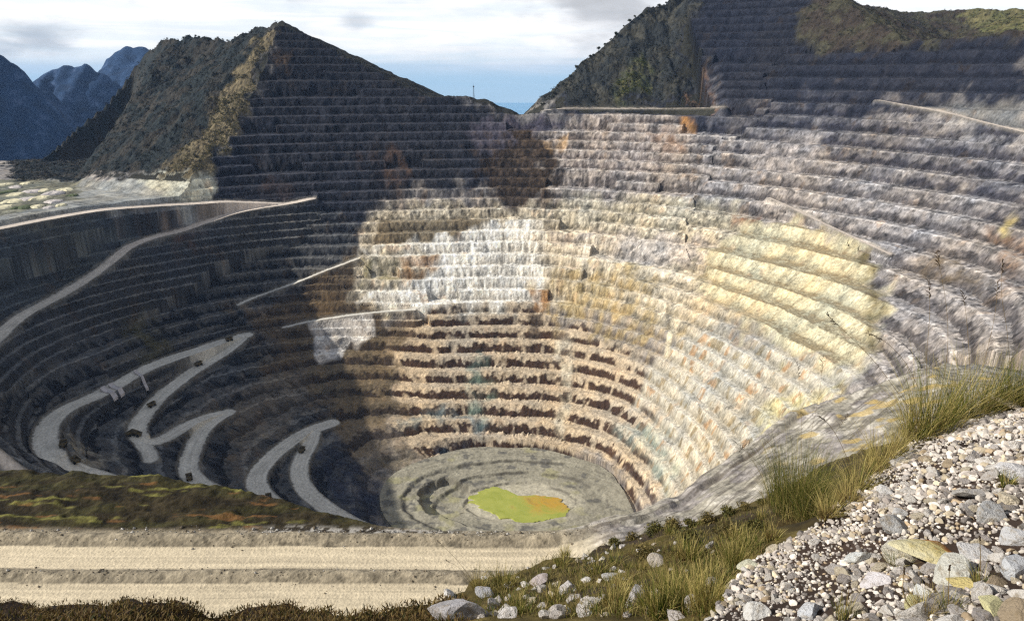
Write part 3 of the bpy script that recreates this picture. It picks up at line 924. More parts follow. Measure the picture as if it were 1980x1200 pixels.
def build_far():
    az = np.radians(np.linspace(-44, 44, 1200))
    rr = np.concatenate([np.arange(330, 560, 4.0), np.arange(560, 880, 1.6), np.arange(880, 1130, 0.85), np.arange(1130, 1480, 1.45), np.arange(1480, 1930, 2.4), np.arange(1930, 2500, 9.0), [2600, 2800, 3100, 3500, 4000]])
    A, R = np.meshgrid(az, rr)
    X = (R * np.sin(A)).ravel()
    Y = (R * np.cos(A)).ravel()
    T = terrain(X, Y)
    col, veg = shade_far(X, Y, T)
    Z = T['z']
    far = R.ravel()
    # overgrown, unmined ground is rough and unbenched
    smooth_z = np.minimum(T['c'], T['n']) + (4.5 * fbm(X / 18, Y / 18, 4, 401) + 2.0 * np.abs(fbm(X / 6, Y / 6, 2, 405)))
    w = sstep(0.2, 0.7, veg) * (T['rd'] > 6)
    Z = Z * (1 - w) + smooth_z * w
    Z = np.where(far >= 2600, np.maximum(Z - (far - 2590) * 0.6, -930), Z)
    nr, na = R.shape
    idx = np.arange(nr * na).reshape(nr, na)
    q = np.stack([idx[:-1, :-1], idx[:-1, 1:], idx[1:, 1:], idx[1:, :-1]], -1).reshape(-1, 4)
    q0 = q[:, 0]
    cls = np.zeros(len(q), int)
    cls[T['fl'][q0]] = 1
    nat = (veg[q0] > 0.5) | ((~T['mined'][q0]) & (Y[q0] > 1300))
    cls[nat & (X[q0] < 0)] = 2
    cls[nat & (X[q0] >= 0)] = 3
    cls[(X[q0] < -250) & (~T['mined'][q0]) & (Z[q0] < -160) & (veg[q0] < 0.5)] = 5
    cls[T['rd'][q0] < 0] = 4
    co = np.stack([X, Y, Z], 1)
    split_mesh(co, q, col, cls, [(0, 'pit_terraces'), (1, 'pit_floor'), (2, 'mountain'), (3, 'mountain'), (4, 'haul_road'), (5, 'plateau')], MAT_WALL)


build_far()


# ------------------------------------------------------------------ near rim: road lanes, berms, mossy bank, spur
def build_rim():
    xs = np.concatenate([np.arange(-300, -215, 1.6), np.arange(-215, 170, 0.62), np.arange(170, 300, 1.6)])
    ys = np.concatenate([np.arange(118, 146, 1.5), np.arange(146, 232, 0.5), np.arange(232, 300, 1.1), np.arange(300, 345, 3.0)])
    Yg, Xg = np.meshgrid(ys, xs, indexing='ij')
    X, Y = Xg.ravel(), Yg.ravel()
    T = terrain(X, Y)
    Z = T['z']
    col, _ = shade_far(X, Y, T)
    wob = 0.8 * fbm(X / 30, X * 0 + 3.3, 3, 71)
    yy = Y + wob - 0.00003 * X * X
    lump = fbm(X / 2.2, Y / 2.2, 4, 73)
    fine = fbm(X / 0.9, Y / 0.9, 2, 501)
    track = fbm(X / 60, yy / 0.7, 3, 503)
    n = len(X)
    ed = rim_edge(X)
    berm = srgb(150, 138, 116) * np.clip(1 + 0.55 * lump + 0.45 * fine + RNG.normal(0, 0.14, n), 0.35, 1.9)[:, None]
    lane = srgb(206, 190, 160) * np.clip(1 + 0.26 * track + 0.12 * fbm(X / 14, Y / 3, 4, 505) + 0.07 * fine + 0.10 * fbm(X / 45, yy / 1.6, 2, 507), 0.5, 1.3)[:, None]
    lane_m = ((yy > 148) & (yy < 163.6)) | ((yy > 169.6) & (yy < 179.6))
    edge_m = np.maximum(sstep(1.4, 0, np.abs(yy - 163.9)) * 0.5, np.maximum(sstep(1.2, 0, np.abs(yy - 169.4)), sstep(1.2, 0, np.abs(yy - 179.8))) * 0.5)
    on = (Y < ed + 1.0)
    k = np.where(lane_m[:, None], lane, berm)
    # mossy bank
    bank = (sstep(186.5, 189.5, yy + 1.2 * lump) * sstep(-26, -48, X))[:, None]
    dk = srgb(50, 43, 28) * np.clip(1 + 0.8 * fbm(X / 6, Y / 2.2, 4, 511) + 0.6 * lump + 0.5 * fine, 0.25, 2.3)[:, None]
    ol = sstep(-0.15, 0.35, fbm(X / 22, Y / 3.4, 4, 521))[:, None] * 0.4
    dk = dk * (1 - ol) + srgb(72, 70, 36) * ol * np.clip(1 + 0.7 * lump + 0.5 * fine, 0.3, 1.9)[:, None]
    g = sstep(0.33, 0.50, fbm(X / 17, Y / 2.2, 3, 515) + 0.10 * lump)[:, None] * 0.8
    dk = dk * (1 - g) + srgb(118, 114, 58) * g * np.clip(1 + 0.5 * lump + 0.4 * fine, 0.4, 1.7)[:, None]
    og = sstep(0.43, 0.58, fbm(X / 11 + 40, Y / 1.8, 3, 519) + 0.08 * lump)[:, None] * 0.7
    dk = dk * (1 - og) + srgb(122, 86, 50) * og
    k = k * (1 - bank) + dk * bank
    # rubble strip with pale stones behind the far berm
    rub = (np.exp(-((yy - 187.6) / 1.5) ** 2) * sstep(-0.1, 0.25, fbm(X / 25, Y * 0, 2, 523) + 0.1))[:, None]
    rc = np.where((fbm(X / 1.3, Y / 1.3, 2, 525) > 0.08)[:, None], srgb(176, 170, 160), srgb(48, 42, 34))
    k = k * (1 - rub) + rc * rub
    # spur: streaky graded side-hill
    w = sstep(8, 34, X)[:, None]
    ins = ed - Y
    along = X * 0.80 + Y * 0.6
    stk = 0.7 * fbm(along / 16, ins / 1.3, 4, 531) + 0.6 * fbm(X / 3, Y / 3, 4, 533)
    sp = srgb(150, 143, 128) * np.clip(1 + 0.55 * stk + 0.55 * lump + 0.4 * fine, 0.25, 2.0)[:, None]
    li = sstep(0.02, 0.3, fbm(X / 6.5, Y / 6.5, 4, 535))[:, None] * 0.5
    sp = sp * (1 - li) + srgb(140, 132, 134) * li * np.clip(1 + 0.6 * lump + 0.4 * fine, 0.3, 1.9)[:, None]
    wh = sstep(0.18, 0.42, fbm(X / 5 + 9, Y / 5, 4, 537))[:, None] * 0.5
    sp = sp * (1 - wh) + srgb(206, 198, 184) * wh * np.clip(1 + 0.5 * lump + 0.4 * fine, 0.3, 1.6)[:, None]
    ye = (sstep(0.32, 0.5, fbm(X / 7 + 30, Y / 7, 3, 539)) * sstep(70, 100, X))[:, None] * 0.7
    sp = sp * (1 - ye) + srgb(188, 160, 92) * ye
    crk = sstep(0.20, 0.36, fbm(along / 22, ins / 1.1, 4, 543))[:, None] * 0.65
    sp = sp * (1 - crk) + srgb(92, 84, 76) * crk
    dkl = np.exp(-((ins * 0.8 - 5.6) / 1.0) ** 2)[:, None] * np.clip(0.5 + 1.2 * stk, 0, 1)[:, None] * 0.8
    sp = sp * (1 - dkl) + srgb(84, 74, 62) * dkl
    k = k * (1 - w) + sp * w
    k = k * (1 - (edge_m * on)[:, None] * 0.25)
    col = np.where(on[:, None], k, col)
    ny, nx = Xg.shape
    idx = np.arange(ny * nx).reshape(ny, nx)
    q = np.stack([idx[:-1, :-1], idx[:-1, 1:], idx[1:, 1:], idx[1:, :-1]], -1).reshape(-1, 4)
    q0 = q[:, 0]
    cls = np.zeros(len(q), int)
    cls[(lane_m & (w[:, 0] < 0.5) & (Y < 182))[q0]] = 1
    cls[(bank[:, 0] > 0.5)[q0]] = 2
    cls[(Y > ed)[q0]] = 3
    mat = rock_material("graded_rim_ground", 1.6, 1, 0.5, 0.5, 0.35)
    split_mesh(np.stack([X, Y, Z], 1), q, np.clip(col, 0.004, 0.8), cls, [(0, 'rim_ground'), (1, 'haul_road'), (2, 'mossy_bank'), (3, 'pit_terraces')], mat, True)


build_rim()


def build_rubble():
    """loose stones along the berms and behind them"""
    r = np.random.default_rng(61)
    n = 5200
    row = r.choice([166.6, 183.2, 187.4, 169.6, 180.2, 163.4], n, p=[0.22, 0.26, 0.34, 0.06, 0.06, 0.06])
    x = r.uniform(-185, 30, n)
    y = row + r.normal(0, 1.0, n)
    dens = fbm(x / 14, row, 3, 551)
    keep = (dens > -0.25) & (y < rim_edge(x) - 0.2)
    x, y, row = x[keep], y[keep], row[keep]
    z = platform(x, y)
    s = np.clip(0.06 + 0.09 * r.pareto(2.4, len(x)), 0, 0.55) * np.where(row > 186, 1.25, 0.9)
    base_ = np.array([(1, 0, 0), (-0.9, 0.1, 0), (0, 1, 0), (0.1, -1, 0), (0, 0.1, 0.8), (0.1, 0, -0.8)], float)
    fb = np.array([(0, 2, 4), (2, 1, 4), (1, 3, 4), (3, 0, 4), (2, 0, 5), (1, 2, 5), (3, 1, 5), (0, 3, 5)])
    m = len(x)
    a = r.uniform(0, 6.28, m)
    v = base_[None] * r.uniform(0.6, 1.2, (m, 6, 1))
    ca, sa = np.cos(a)[:, None], np.sin(a)[:, None]
    vx, vy = v[..., 0] * ca - v[..., 1] * sa, v[..., 0] * sa + v[..., 1] * ca
    co = np.stack([vx, vy, v[..., 2]], 2) * s[:, None, None] + np.stack([x, y, z + 0.25 * s], 1)[:, None, :]
    f = fb[None] + (np.arange(m) * 6)[:, None, None]
    tone = np.where((r.random(m) < np.where(row > 186, 0.5, 0.2))[:, None], srgb(190, 184, 174), srgb(124, 112, 94)) * r.uniform(0.5, 1.1, (m, 1))
    me = mesh_np("rubble", co.reshape(-1, 3), f.reshape(-1, 3), np.repeat(tone, 6, 0))
    tag(link("rubble", me, rock_material("berm_rubble", 6, 1, 0.4, 0.1, 0.4)), kind='stuff')


build_rubble()


# ------------------------------------------------------------------ sea, blue mountains, haze
def plain_material(name, build):
    m = bpy.data.materials.new(name)
    m.use_nodes = True
    k = NT(m.node_tree)
    b = k.n('ShaderNodeBsdfPrincipled', {'Roughness': 0.9})
    b.inputs['Specular IOR Level'].default_value = 0.2
    build(k, b)
    out = k.n('ShaderNodeOutputMaterial')
    m.node_tree.links.new(b.outputs[0], out.inputs['Surface'])
    return m


def build_sea():
    bm = bmesh.new()
    rings = [0, 3000, 6000, 10000, 16000, 25000]
    seg = 96
    prev = [bm.verts.new((0, 0, -900))]
    for r in rings[1:]:
        cur = [bm.verts.new((r * math.cos(2 * math.pi * i / seg), r * math.sin(2 * math.pi * i / seg), -900)) for i in range(seg)]
        for i in range(seg):
            j = (i + 1) % seg
            if len(prev) == 1:
                bm.faces.new((prev[0], cur[i], cur[j]))
            else:
                bm.faces.new((prev[i], cur[i], cur[j], prev[j]))
        prev = cur
    me = bpy.data.meshes.new("sea")
    bm.to_mesh(me)
    bm.free()

    def f(k, b):
        pos = k.n('ShaderNodeTexCoord').outputs['Object']
        n = k.n('ShaderNodeTexNoise', {'Vector': pos, 'Scale': 0.0006, 'Detail': 5}).outputs['Fac']
        k.t.links.new(k.ramp(n, [(0.35, srgb(126, 178, 210)), (0.65, srgb(140, 190, 218))]), b.inputs['Base Color'])
        b.inputs['Roughness'].default_value = 0.6
    tag(link("sea", me, plain_material("sea_water", f)), kind='structure')


build_sea()


def build_blue_mountains():
    def f(k, b):
        pos = k.n('ShaderNodeTexCoord').outputs['Object']
        n = k.n('ShaderNodeTexNoise', {'Vector': pos, 'Scale': 0.012, 'Detail': 8, 'Roughness': 0.65}).outputs['Fac']
        k.t.links.new(k.ramp(n, [(0.35, srgb(12, 38, 66)), (0.55, srgb(20, 52, 86)), (0.70, srgb(74, 92, 122))]), b.inputs['Base Color'])  # blue of the distant haze painted into the slope colour
    mat = plain_material("haze_blue_slope", f)
    specs = [
        # crest in the photo, forward distance, seed
        ([(-220, 40), (-120, 70), (-60, 85), (0, 104), (22, 118), (45, 130), (62, 152), (80, 178), (100, 205), (130, 238), (160, 268), (200, 300), (240, 330)], 3300, 1),
        ([(20, 190), (50, 165), (72, 150), (100, 132), (125, 120), (142, 122), (165, 117), (178, 132), (196, 136), (214, 150), (228, 160), (250, 185), (290, 230), (340, 290)], 4300, 2),
        ([(150, 190), (180, 160), (198, 132), (205, 112), (222, 97), (238, 90), (258, 93), (282, 90), (300, 96), (340, 120), (390, 160), (450, 220)], 6200, 3),
    ]
    for pts, Yd, sd in specs:
        d = ray([p[0] for p in pts], [p[1] for p in pts])
        P = d * (Yd / d[:, 1])[:, None]
        x = np.arange(P[0, 0], P[-1, 0], 13.0 * Yd / 3300)
        crest = np.interp(x, P[:, 0], P[:, 2]) + 26 * fbm(x / 90, x * 0 + sd, 4, 600 + sd)
        s = np.linspace(-1.0, 1.0, 110)
        S, Xg = np.meshgrid(s, x, indexing='ij')
        H = np.tile(crest, (len(s), 1))
        span = 1500.0
        v = np.abs(S) * span
        rid = np.abs(fbm(Xg / 190, v / 650 + sd, 4, 610 + sd))
        Zg = H - v * 0.62 + (110 * (0.28 - rid) + 40 * fbm(Xg / 60, v / 60, 4, 620 + sd)) * np.clip(v / 140, 0, 1)
        Zg = np.maximum(Zg, -940)
        Yg = Yd + S * span * 0.8
        nr, nc = Xg.shape
        idx = np.arange(nr * nc).reshape(nr, nc)
        q = np.stack([idx[:-1, :-1], idx[:-1, 1:], idx[1:, 1:], idx[1:, :-1]], -1).reshape(-1, 4)
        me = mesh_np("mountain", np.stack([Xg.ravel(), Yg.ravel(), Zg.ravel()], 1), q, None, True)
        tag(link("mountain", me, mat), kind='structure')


build_blue_mountains()


def build_haze():
    mb = MB()
    mb.box((0, 0, (-960 + 265) / 2), (51000, 51000, 265 + 960))
    m = bpy.data.materials.new("haze_air")
    m.use_nodes = True
    k = NT(m.node_tree)
    v = k.n('ShaderNodeVolumePrincipled', {'Color': (0.40, 0.62, 1.0, 1), 'Density': 0.000024})
    out = k.n('ShaderNodeOutputMaterial')
    m.node_tree.links.new(v.outputs[0], out.inputs['Volume'])
    o = mb.build("haze", m)
    tag(o, kind='stuff')


HAZE = True
if HAZE:
    build_haze()


# ------------------------------------------------------------------ green and orange pond on the pit floor
def build_pond():
    px = [(912, 968), (920, 952), (938, 942), (960, 940), (984, 948), (1000, 958), (1030, 956), (1060, 958), (1085, 966), (1098, 980), (1106, 992), (1098, 1000), (1070, 1000), (1052, 1004), (1020, 1008), (985, 1004), (955, 992), (930, 980)]
    d = ray([p[0] for p in px], [p[1] for p in px])
    P = d * (-498.9 / d[:, 2])[:, None]
    P = smooth_path(np.vstack([P, P[:1]]), 3)[:-1]
    c = P.mean(0)
    wig = 1 + 0.22 * fbm(P[:, 0] / 11, P[:, 1] / 11, 4, 541, 0.65)
    P[:, :2] = c[:2] + (P[:, :2] - c[:2]) * wig[:, None]
    bm = bmesh.new()
    top = [bm.verts.new(p) for p in P]
    mid = [bm.verts.new(c + (p - c) * 0.6) for p in P]
    low = [bm.verts.new(c + (p - c) * 1.02 - np.array((0, 0, 3.0))) for p in P]
    cen = bm.verts.new(c)
    n = len(P)
    for i in range(n):
        j = (i + 1) % n
        bm.faces.new((mid[i], top[i], top[j], mid[j]))
        bm.faces.new((cen, mid[i], mid[j]))
        bm.faces.new((top[i], low[i], low[j], top[j]))
    bmesh.ops.recalc_face_normals(bm, faces=bm.faces)
    me = bpy.data.meshes.new("water")
    bm.to_mesh(me)
    bm.free()

    def f(k, b):
        pos = k.n('ShaderNodeTexCoord').outputs['Object']
        sep = k.n('ShaderNodeSeparateXYZ', {0: pos})
        n = k.n('ShaderNodeTexNoise', {'Vector': pos, 'Scale': 0.05, 'Detail': 6, 'Roughness': 0.6, 'Distortion': 0.6}).outputs['Fac']
        x = k.math('ADD', sep.outputs['X'], k.math('MULTIPLY', k.math('SUBTRACT', n, 0.5), 150))
        y = k.math('ADD', sep.outputs['Y'], k.math('MULTIPLY', k.math('SUBTRACT', n, 0.5), 70))
        a = k.n('ShaderNodeMapRange', {'Value': x, 'From Min': 8, 'From Max': 40}).outputs[0]
        e = k.n('ShaderNodeMapRange', {'Value': y, 'From Min': 752, 'From Max': 776}).outputs[0]
        mk = k.math('MULTIPLY', a, e, clamp=True)
        g = k.ramp(n, [(0.3, srgb(148, 156, 66)), (0.7, srgb(180, 181, 92))])
        o = k.ramp(n, [(0.3, srgb(186, 140, 48)), (0.55, srgb(190, 152, 62)), (0.7, srgb(146, 132, 72))])
        k.t.links.new(k.mix(mk, g, o), b.inputs['Base Color'])
        b.inputs['Roughness'].default_value = 0.35
    tag(link("water", me, plain_material("acid_pond_water", f)), kind='structure')


build_pond()


# ------------------------------------------------------------------ the hillside the photograph was taken from
def _plane_near(x, y):
    return -1.47 + 0.347 * x - 0.512 * y


def _plane_mid(x, y):
    return -1.3 + 0.25 * np.maximum(x, 0) + 0.08 * np.minimum(x, 0) - 0.66 * y


def _edge(pts, plane):
    d = ray([p[0] for p in pts], [p[1] for p in pts])
    lo, hi = np.full(len(d), 0.5), np.full(len(d), 80.0)
    for _ in range(50):
        m = (lo + hi) / 2
        P = d * m[:, None]
        b = P[:, 2] < plane(P[:, 0], P[:, 1])
        hi = np.where(b, m, hi)
        lo = np.where(b, lo, m)
    P = d * lo[:, None]
    return np.arctan2(P[:, 0], P[:, 1]), np.hypot(P[:, 0], P[:, 1])


NEAR_AZ, NEAR_R = _edge([(1230, 1330), (1310, 1260), (1385, 1192), (1415, 1140), (1440, 1092), (1480, 1070), (1540, 1035), (1600, 1000), (1650, 955), (1700, 905), (1750, 866), (1800, 835), (1860, 808), (1900, 795), (1980, 772), (2080, 740)], _plane_near)
MID_AZ, MID_R = _edge([(-80, 1158), (0, 1164), (60, 1160), (120, 1170), (200, 1166), (260, 1160), (330, 1172), (400, 1178), (480, 1168), (560, 1160), (620, 1170), (690, 1192), (740, 1190), (790, 1172), (840, 1160), (900, 1140), (950, 1118), (1000, 1112), (1050, 1094), (1110, 1076), (1150, 1056),
                        (1200, 1040), (1260, 1026), (1330, 1012), (1400, 990), (1480, 962), (1540, 930), (1700, 860), (2100, 760)], _plane_mid)


def hillside(x, y, detail=True):
    az = np.arctan2(x, y)
    r = np.hypot(x, y)
    en = np.interp(az, NEAR_AZ, NEAR_R)
    em = np.interp(az, MID_AZ, MID_R)
    sn = np.maximum(0, r - en)
    sm = np.maximum(0, r - em)
    zn = _plane_near(x, y) - 1.25 * sn * sstep(-0.02, 0.25, sn)
    zm = _plane_mid(x, y) - 1.1 * sm * sstep(-0.05, 0.8, sm)
    if detail:
        zn = zn + 0.05 * fbm(x / 0.5, y / 0.5, 3, 701) + 0.07 * fbm(x / 1.7, y / 1.7, 2, 703)
        zm = zm + (0.30 + 0.25 * sstep(-2, -5, x)) * fbm(x / 2.0, y / 2.0, 4, 705) + 0.12 * fbm(x / 0.7, y / 0.7, 3, 707)
    return np.where(az < NEAR_AZ[0], zm, np.maximum(zn, zm)), (zn > zm) & (az > NEAR_AZ[0])


def hill_hit(px, py, up=0.0):
    """photo points laid on the hillside"""
    d = ray(px, py).reshape(-1, 3)
    ts = np.geomspace(1.6, 60, 700)
    P = d[:, None, :] * ts[None, :, None]
    b = hillside(P[..., 0], P[..., 1])[0] + up > P[..., 2]
    i = np.where(b.any(1), np.argmax(b, 1), -1)
    return np.where(i >= 0, ts[i], np.nan), d


def hill_point(px, py):
    """point of the hillside seen at a photo position, or the crest nearest below it"""
    for k in range(60):
        t, d = hill_hit(np.array([px]), np.array([py + 4 * k]))
        if not np.isnan(t[0]):
            return d[0] * t[0]
    return None


def build_hillside():
    az = np.radians(np.linspace(-50, 50, 620))
    rr = np.concatenate([np.geomspace(0.5, 45, 470), np.geomspace(47, 120, 12)])
    A, R = np.meshgrid(az, rr)
    X, Y = (R * np.sin(A)).ravel(), (R * np.cos(A)).ravel()
    Z, near = hillside(X, Y)
    n = len(X)
    f1 = fbm(X / 0.35, Y / 0.35, 4, 711)
    f2 = fbm(X / 2.6, Y / 2.6, 4, 713)
    f3 = fbm(X / 1.1, Y / 1.1, 3, 715)
    moss = srgb(60, 50, 28) * np.clip(1 + 0.7 * f1 + 0.4 * f3, 0.3, 2)[:, None]
    g = sstep(-0.1, 0.35, f2)[:, None]
    moss = moss * (1 - g) + srgb(92, 80, 44) * g * np.clip(1 + 0.7 * f1, 0.3, 2)[:, None]
    soil = srgb(62, 52, 42) * np.clip(1 + 0.6 * f1, 0.3, 2)[:, None]
    s = sstep(0.1, 0.35, fbm(X / 1.7, Y / 1.7, 3, 717))[:, None]
    mid = moss * (1 - s) + soil * s
    left = sstep(-1.2, -3.5, X)[:, None]
    mid = mid * (1 - left) + srgb(40, 30, 24) * np.clip(1 + 0.8 * f1 + 0.4 * f3, 0.3, 2.2)[:, None] * left
    nearc = srgb(58, 46, 38) * np.clip(1 + 0.6 * f1 + 0.2 * f3, 0.35, 2)[:, None]
    col = np.where(near[:, None], nearc, mid)
    nr, na = R.shape
    idx = np.arange(nr * na).reshape(nr, na)
    q = np.stack([idx[:-1, :-1], idx[:-1, 1:], idx[1:, 1:], idx[1:, :-1]], -1).reshape(-1, 4)
    mat = rock_material("stony_soil", 14, 1, 0.6, 0.03, 0.45)
    me = mesh_np("hillside", np.stack([X, Y, Z], 1), q, np.clip(col, 0.004, 0.8), True)
    tag(link("hillside", me, mat), kind='structure')


build_hillside()


# ------------------------------------------------------------------ stones
def stone_material():
    m = bpy.data.materials.new("weathered_limestone")
    m.use_nodes = True
    k = NT(m.node_tree)
    tc = k.n('ShaderNodeTexCoord').outputs['Object']
    rnd = k.n('ShaderNodeObjectInfo').outputs['Random']
    off = k.n('ShaderNodeCombineXYZ', {0: k.math('MULTIPLY', rnd, 31.0), 1: k.math('MULTIPLY', rnd, 17.0), 2: k.math('MULTIPLY', rnd, 53.0)}).outputs[0]
    p = k.n('ShaderNodeVectorMath', {0: tc, 1: off}, operation='ADD').outputs[0]
    n1 = k.n('ShaderNodeTexNoise', {'Vector': p, 'Scale': 2.2, 'Detail': 8, 'Roughness': 0.68}).outputs['Fac']
    n2 = k.n('ShaderNodeTexNoise', {'Vector': p, 'Scale': 7.5, 'Detail': 6, 'Roughness': 0.7}).outputs['Fac']
    oc = k.n('ShaderNodeObjectInfo').outputs['Color']
    base_ = oc
    stain = k.n('ShaderNodeMapRange', {'Value': n1, 'From Min': 0.50, 'From Max': 0.68, 'To Min': 0.0, 'To Max': 0.75}).outputs[0]
    c = k.mix(stain, base_, tuple(srgb(150, 130, 98)))
    dk = k.n('ShaderNodeMapRange', {'Value': n2, 'From Min': 0.30, 'From Max': 0.46, 'To Min': 0.35, 'To Max': 0.0}).outputs[0]
    c = k.mix(dk, c, tuple(srgb(84, 76, 70)))
    h = k.math('ADD', n1, k.math('MULTIPLY', n2, 0.5))
    bp = k.n('ShaderNodeBump', {'Height': h, 'Strength': 0.7, 'Distance': 0.12}).outputs[0]
    b = k.n('ShaderNodeBsdfPrincipled', {'Base Color': c, 'Roughness': 0.93, 'Normal': bp})
    b.inputs['Specular IOR Level'].default_value = 0.2
    out = k.n('ShaderNodeOutputMaterial')
    m.node_tree.links.new(b.outputs[0], out.inputs['Surface'])
    return m


MAT_STONE = stone_material()


def stone_shape(seed, sub=3, flat=0.75, cuts=9):
    """unit-radius broken stone: an icosphere cut by planes and roughened"""
    r = np.random.default_rng(seed)
    bm = bmesh.new()
    bmesh.ops.create_icosphere(bm, subdivisions=sub, radius=1.0)
    v = np.array([p.co[:] for p in bm.verts])
    f = np.array([[w.index for w in fc.verts] for fc in bm.faces])
    bm.free()
    for i in range(cuts):
        nrm = r.normal(size=3)
        nrm /= np.linalg.norm(nrm)
        d = r.uniform(0.40, 0.74)
        s = v @ nrm - d
        v = v - np.where(s > 0, s * 0.97, 0)[:, None] * nrm
    v = v * np.array([r.uniform(0.95, 1.35), r.uniform(0.8, 1.1), r.uniform(flat * 0.8, flat * 1.15)])
    nn = v / np.linalg.norm(v, axis=1, keepdims=True)
    v = v * 1.25
    dsp = 0.05 * vnoise(v[:, 0] * 2.1 + seed, v[:, 1] * 2.1, v[:, 2] * 2.1, seed) + 0.025 * vnoise(v[:, 0] * 6 + seed, v[:, 1] * 6, v[:, 2] * 6, seed + 1)
    v = v + nn * dsp[:, None]
    return v, f


STONES = []
for i in range(12):
    v, f = stone_shape(900 + i, 3, 0.62 + 0.03 * (i % 6), 11 + i % 6)
    STONES.append(mesh_np("stone", v, f, None, False))
SLABS = []
for i in range(3):
    v, f = stone_shape(960 + i, 3, 0.26, 10)
    SLABS.append(mesh_np("stone_slab", v, f, None, False))

TONES = [('white', (228, 220, 209)), ('pale grey', (208, 199, 190)), ('grey', (150, 143, 137)), ('cream', (212, 198, 172)),
         ('buff', (186, 166, 138)), ('mid grey', (172, 163, 156))]
TONE_P = [0.30, 0.26, 0.14, 0.14, 0.06, 0.10]


def put_stone(me, p, size, tone, sink=0.25, rz=None, tilt=0.5, name="stone", scale3=None):
    o = bpy.data.objects.new(name, me)
    COL.objects.link(o)
    if not me.materials:
        me.materials.append(MAT_STONE)
    o.location = (p[0], p[1], p[2] + size * (0.5 - sink) * 0.8)
    o.rotation_euler = (-0.35 + random.uniform(-tilt, tilt), 0.2 + random.uniform(-tilt, tilt), random.uniform(0, 6.28) if rz is None else rz)
    s = size
    o.scale = (s, s, s) if scale3 is None else tuple(s * q for q in scale3)
    c = srgb(*tone) * random.uniform(0.85, 1.1)
    o.color = (min(c[0], 0.85), min(c[1], 0.85), min(c[2], 0.85), 1)
    return o


PLACED = []   # x, y, radius of stones already lying on the slope


def px_size(px, py, wpx):
    p = hill_point(px, py)
    w = p[1] * CT - p[2] * ST
    return p, wpx * w / F_PX


NAMED = [
    # px, py, width px, tone, mesh kind, label
    (1805, 1048, 132, (176, 150, 96), 'slab', "large flat ochre slab with a rusty end, lying among white stones"),
    (1842, 1100, 92, (214, 210, 196), 'stone', "big white stone just below the ochre slab"),
    (1895, 1062, 70, (206, 202, 198), 'stone', "pale wedge-shaped stone touching the rusty end of the ochre slab"),
    (1716, 945, 36, (218, 214, 208), 'stone', "upright white stone alone in the small gravel below the dark tuft edge"),
    (1730, 1014, 58, (170, 168, 164), 'stone', "rounded grey stone left above the ochre slab"),
    (1742, 988, 38, (196, 192, 186), 'stone', "pale stone behind the rounded grey stone"),
    (1448, 1084, 42, (222, 214, 186), 'slab', "pointed cream stone at the tip of the rubble over the grass"),
    (1962, 905, 62, (206, 202, 198), 'stone', "large pale boulder at the right edge, topmost of the rubble"),
    (1880, 940, 78, (180, 174, 166), 'slab', "long low grey slab below the large pale boulder"),
    (1915, 990, 62, (178, 176, 172), 'stone', "grey boulder under the long low slab"),
    (1965, 1032, 70, (190, 188, 186), 'stone', "smooth pale grey boulder at the right edge beside the ochre slab"),
    (1790, 1148, 70, (222, 216, 208), 'stone', "white stone with a dark hollow on its right near the picture bottom"),
    (1868, 1118, 60, (198, 180, 120), 'stone', "small yellowish stone between white boulders"),
    (1965, 1090, 70, (208, 208, 208), 'stone', "round white boulder at the lower right edge"),
    (1930, 1168, 90, (206, 198, 150), 'slab', "greenish cream slab in the lower right corner"),
    (1690, 1110, 64, (216, 206, 204), 'stone', "pinkish white stone in the middle of the lower rubble"),
    (1660, 1072, 46, (220, 214, 204), 'stone', "white stone beside the dark gap in the rubble"),
    (1735, 1062, 78, (216, 208, 188), 'stone', "cream stone under the left corner of the ochre slab"),
    (1955, 762, 60, (196, 182, 160), 'slab', "flat buff stone half buried under the topmost grass tuft"),
    (1770, 1165, 60, (208, 200, 150), 'stone', "yellowish stone at the bottom among white ones"),
    (1560, 1175, 60, (228, 224, 218), 'stone', "chalk white stone at the bottom of the rubble, left of the middle"),
    (1460, 1180, 56, (220, 214, 206), 'stone', "white stone low at the left foot of the rubble"),
]


def ochre_material():
    def f(k, b):
        pos = k.n('ShaderNodeTexCoord').outputs['Object']
        n = k.n('ShaderNodeTexNoise', {'Vector': pos, 'Scale': 3.0, 'Detail': 7, 'Roughness': 0.65}).outputs['Fac']
        x = k.n('ShaderNodeSeparateXYZ', {0: pos}).outputs['X']
        q = k.math('ADD', k.math('MULTIPLY', x, 0.35), k.math('ADD', n, 0.05))
        k.t.links.new(k.ramp(q, [(0.2, srgb(206, 196, 158)), (0.5, srgb(196, 178, 116)), (0.66, srgb(170, 112, 58)), (0.85, srgb(140, 84, 46))]), b.inputs['Base Color'])
        bp = k.n('ShaderNodeBump', {'Height': n, 'Strength': 0.6, 'Distance': 0.1}).outputs[0]
        k.t.links.new(bp, b.inputs['Normal'])
    return plain_material("rusty_slab_rock", f)


OCHRE = ochre_material()


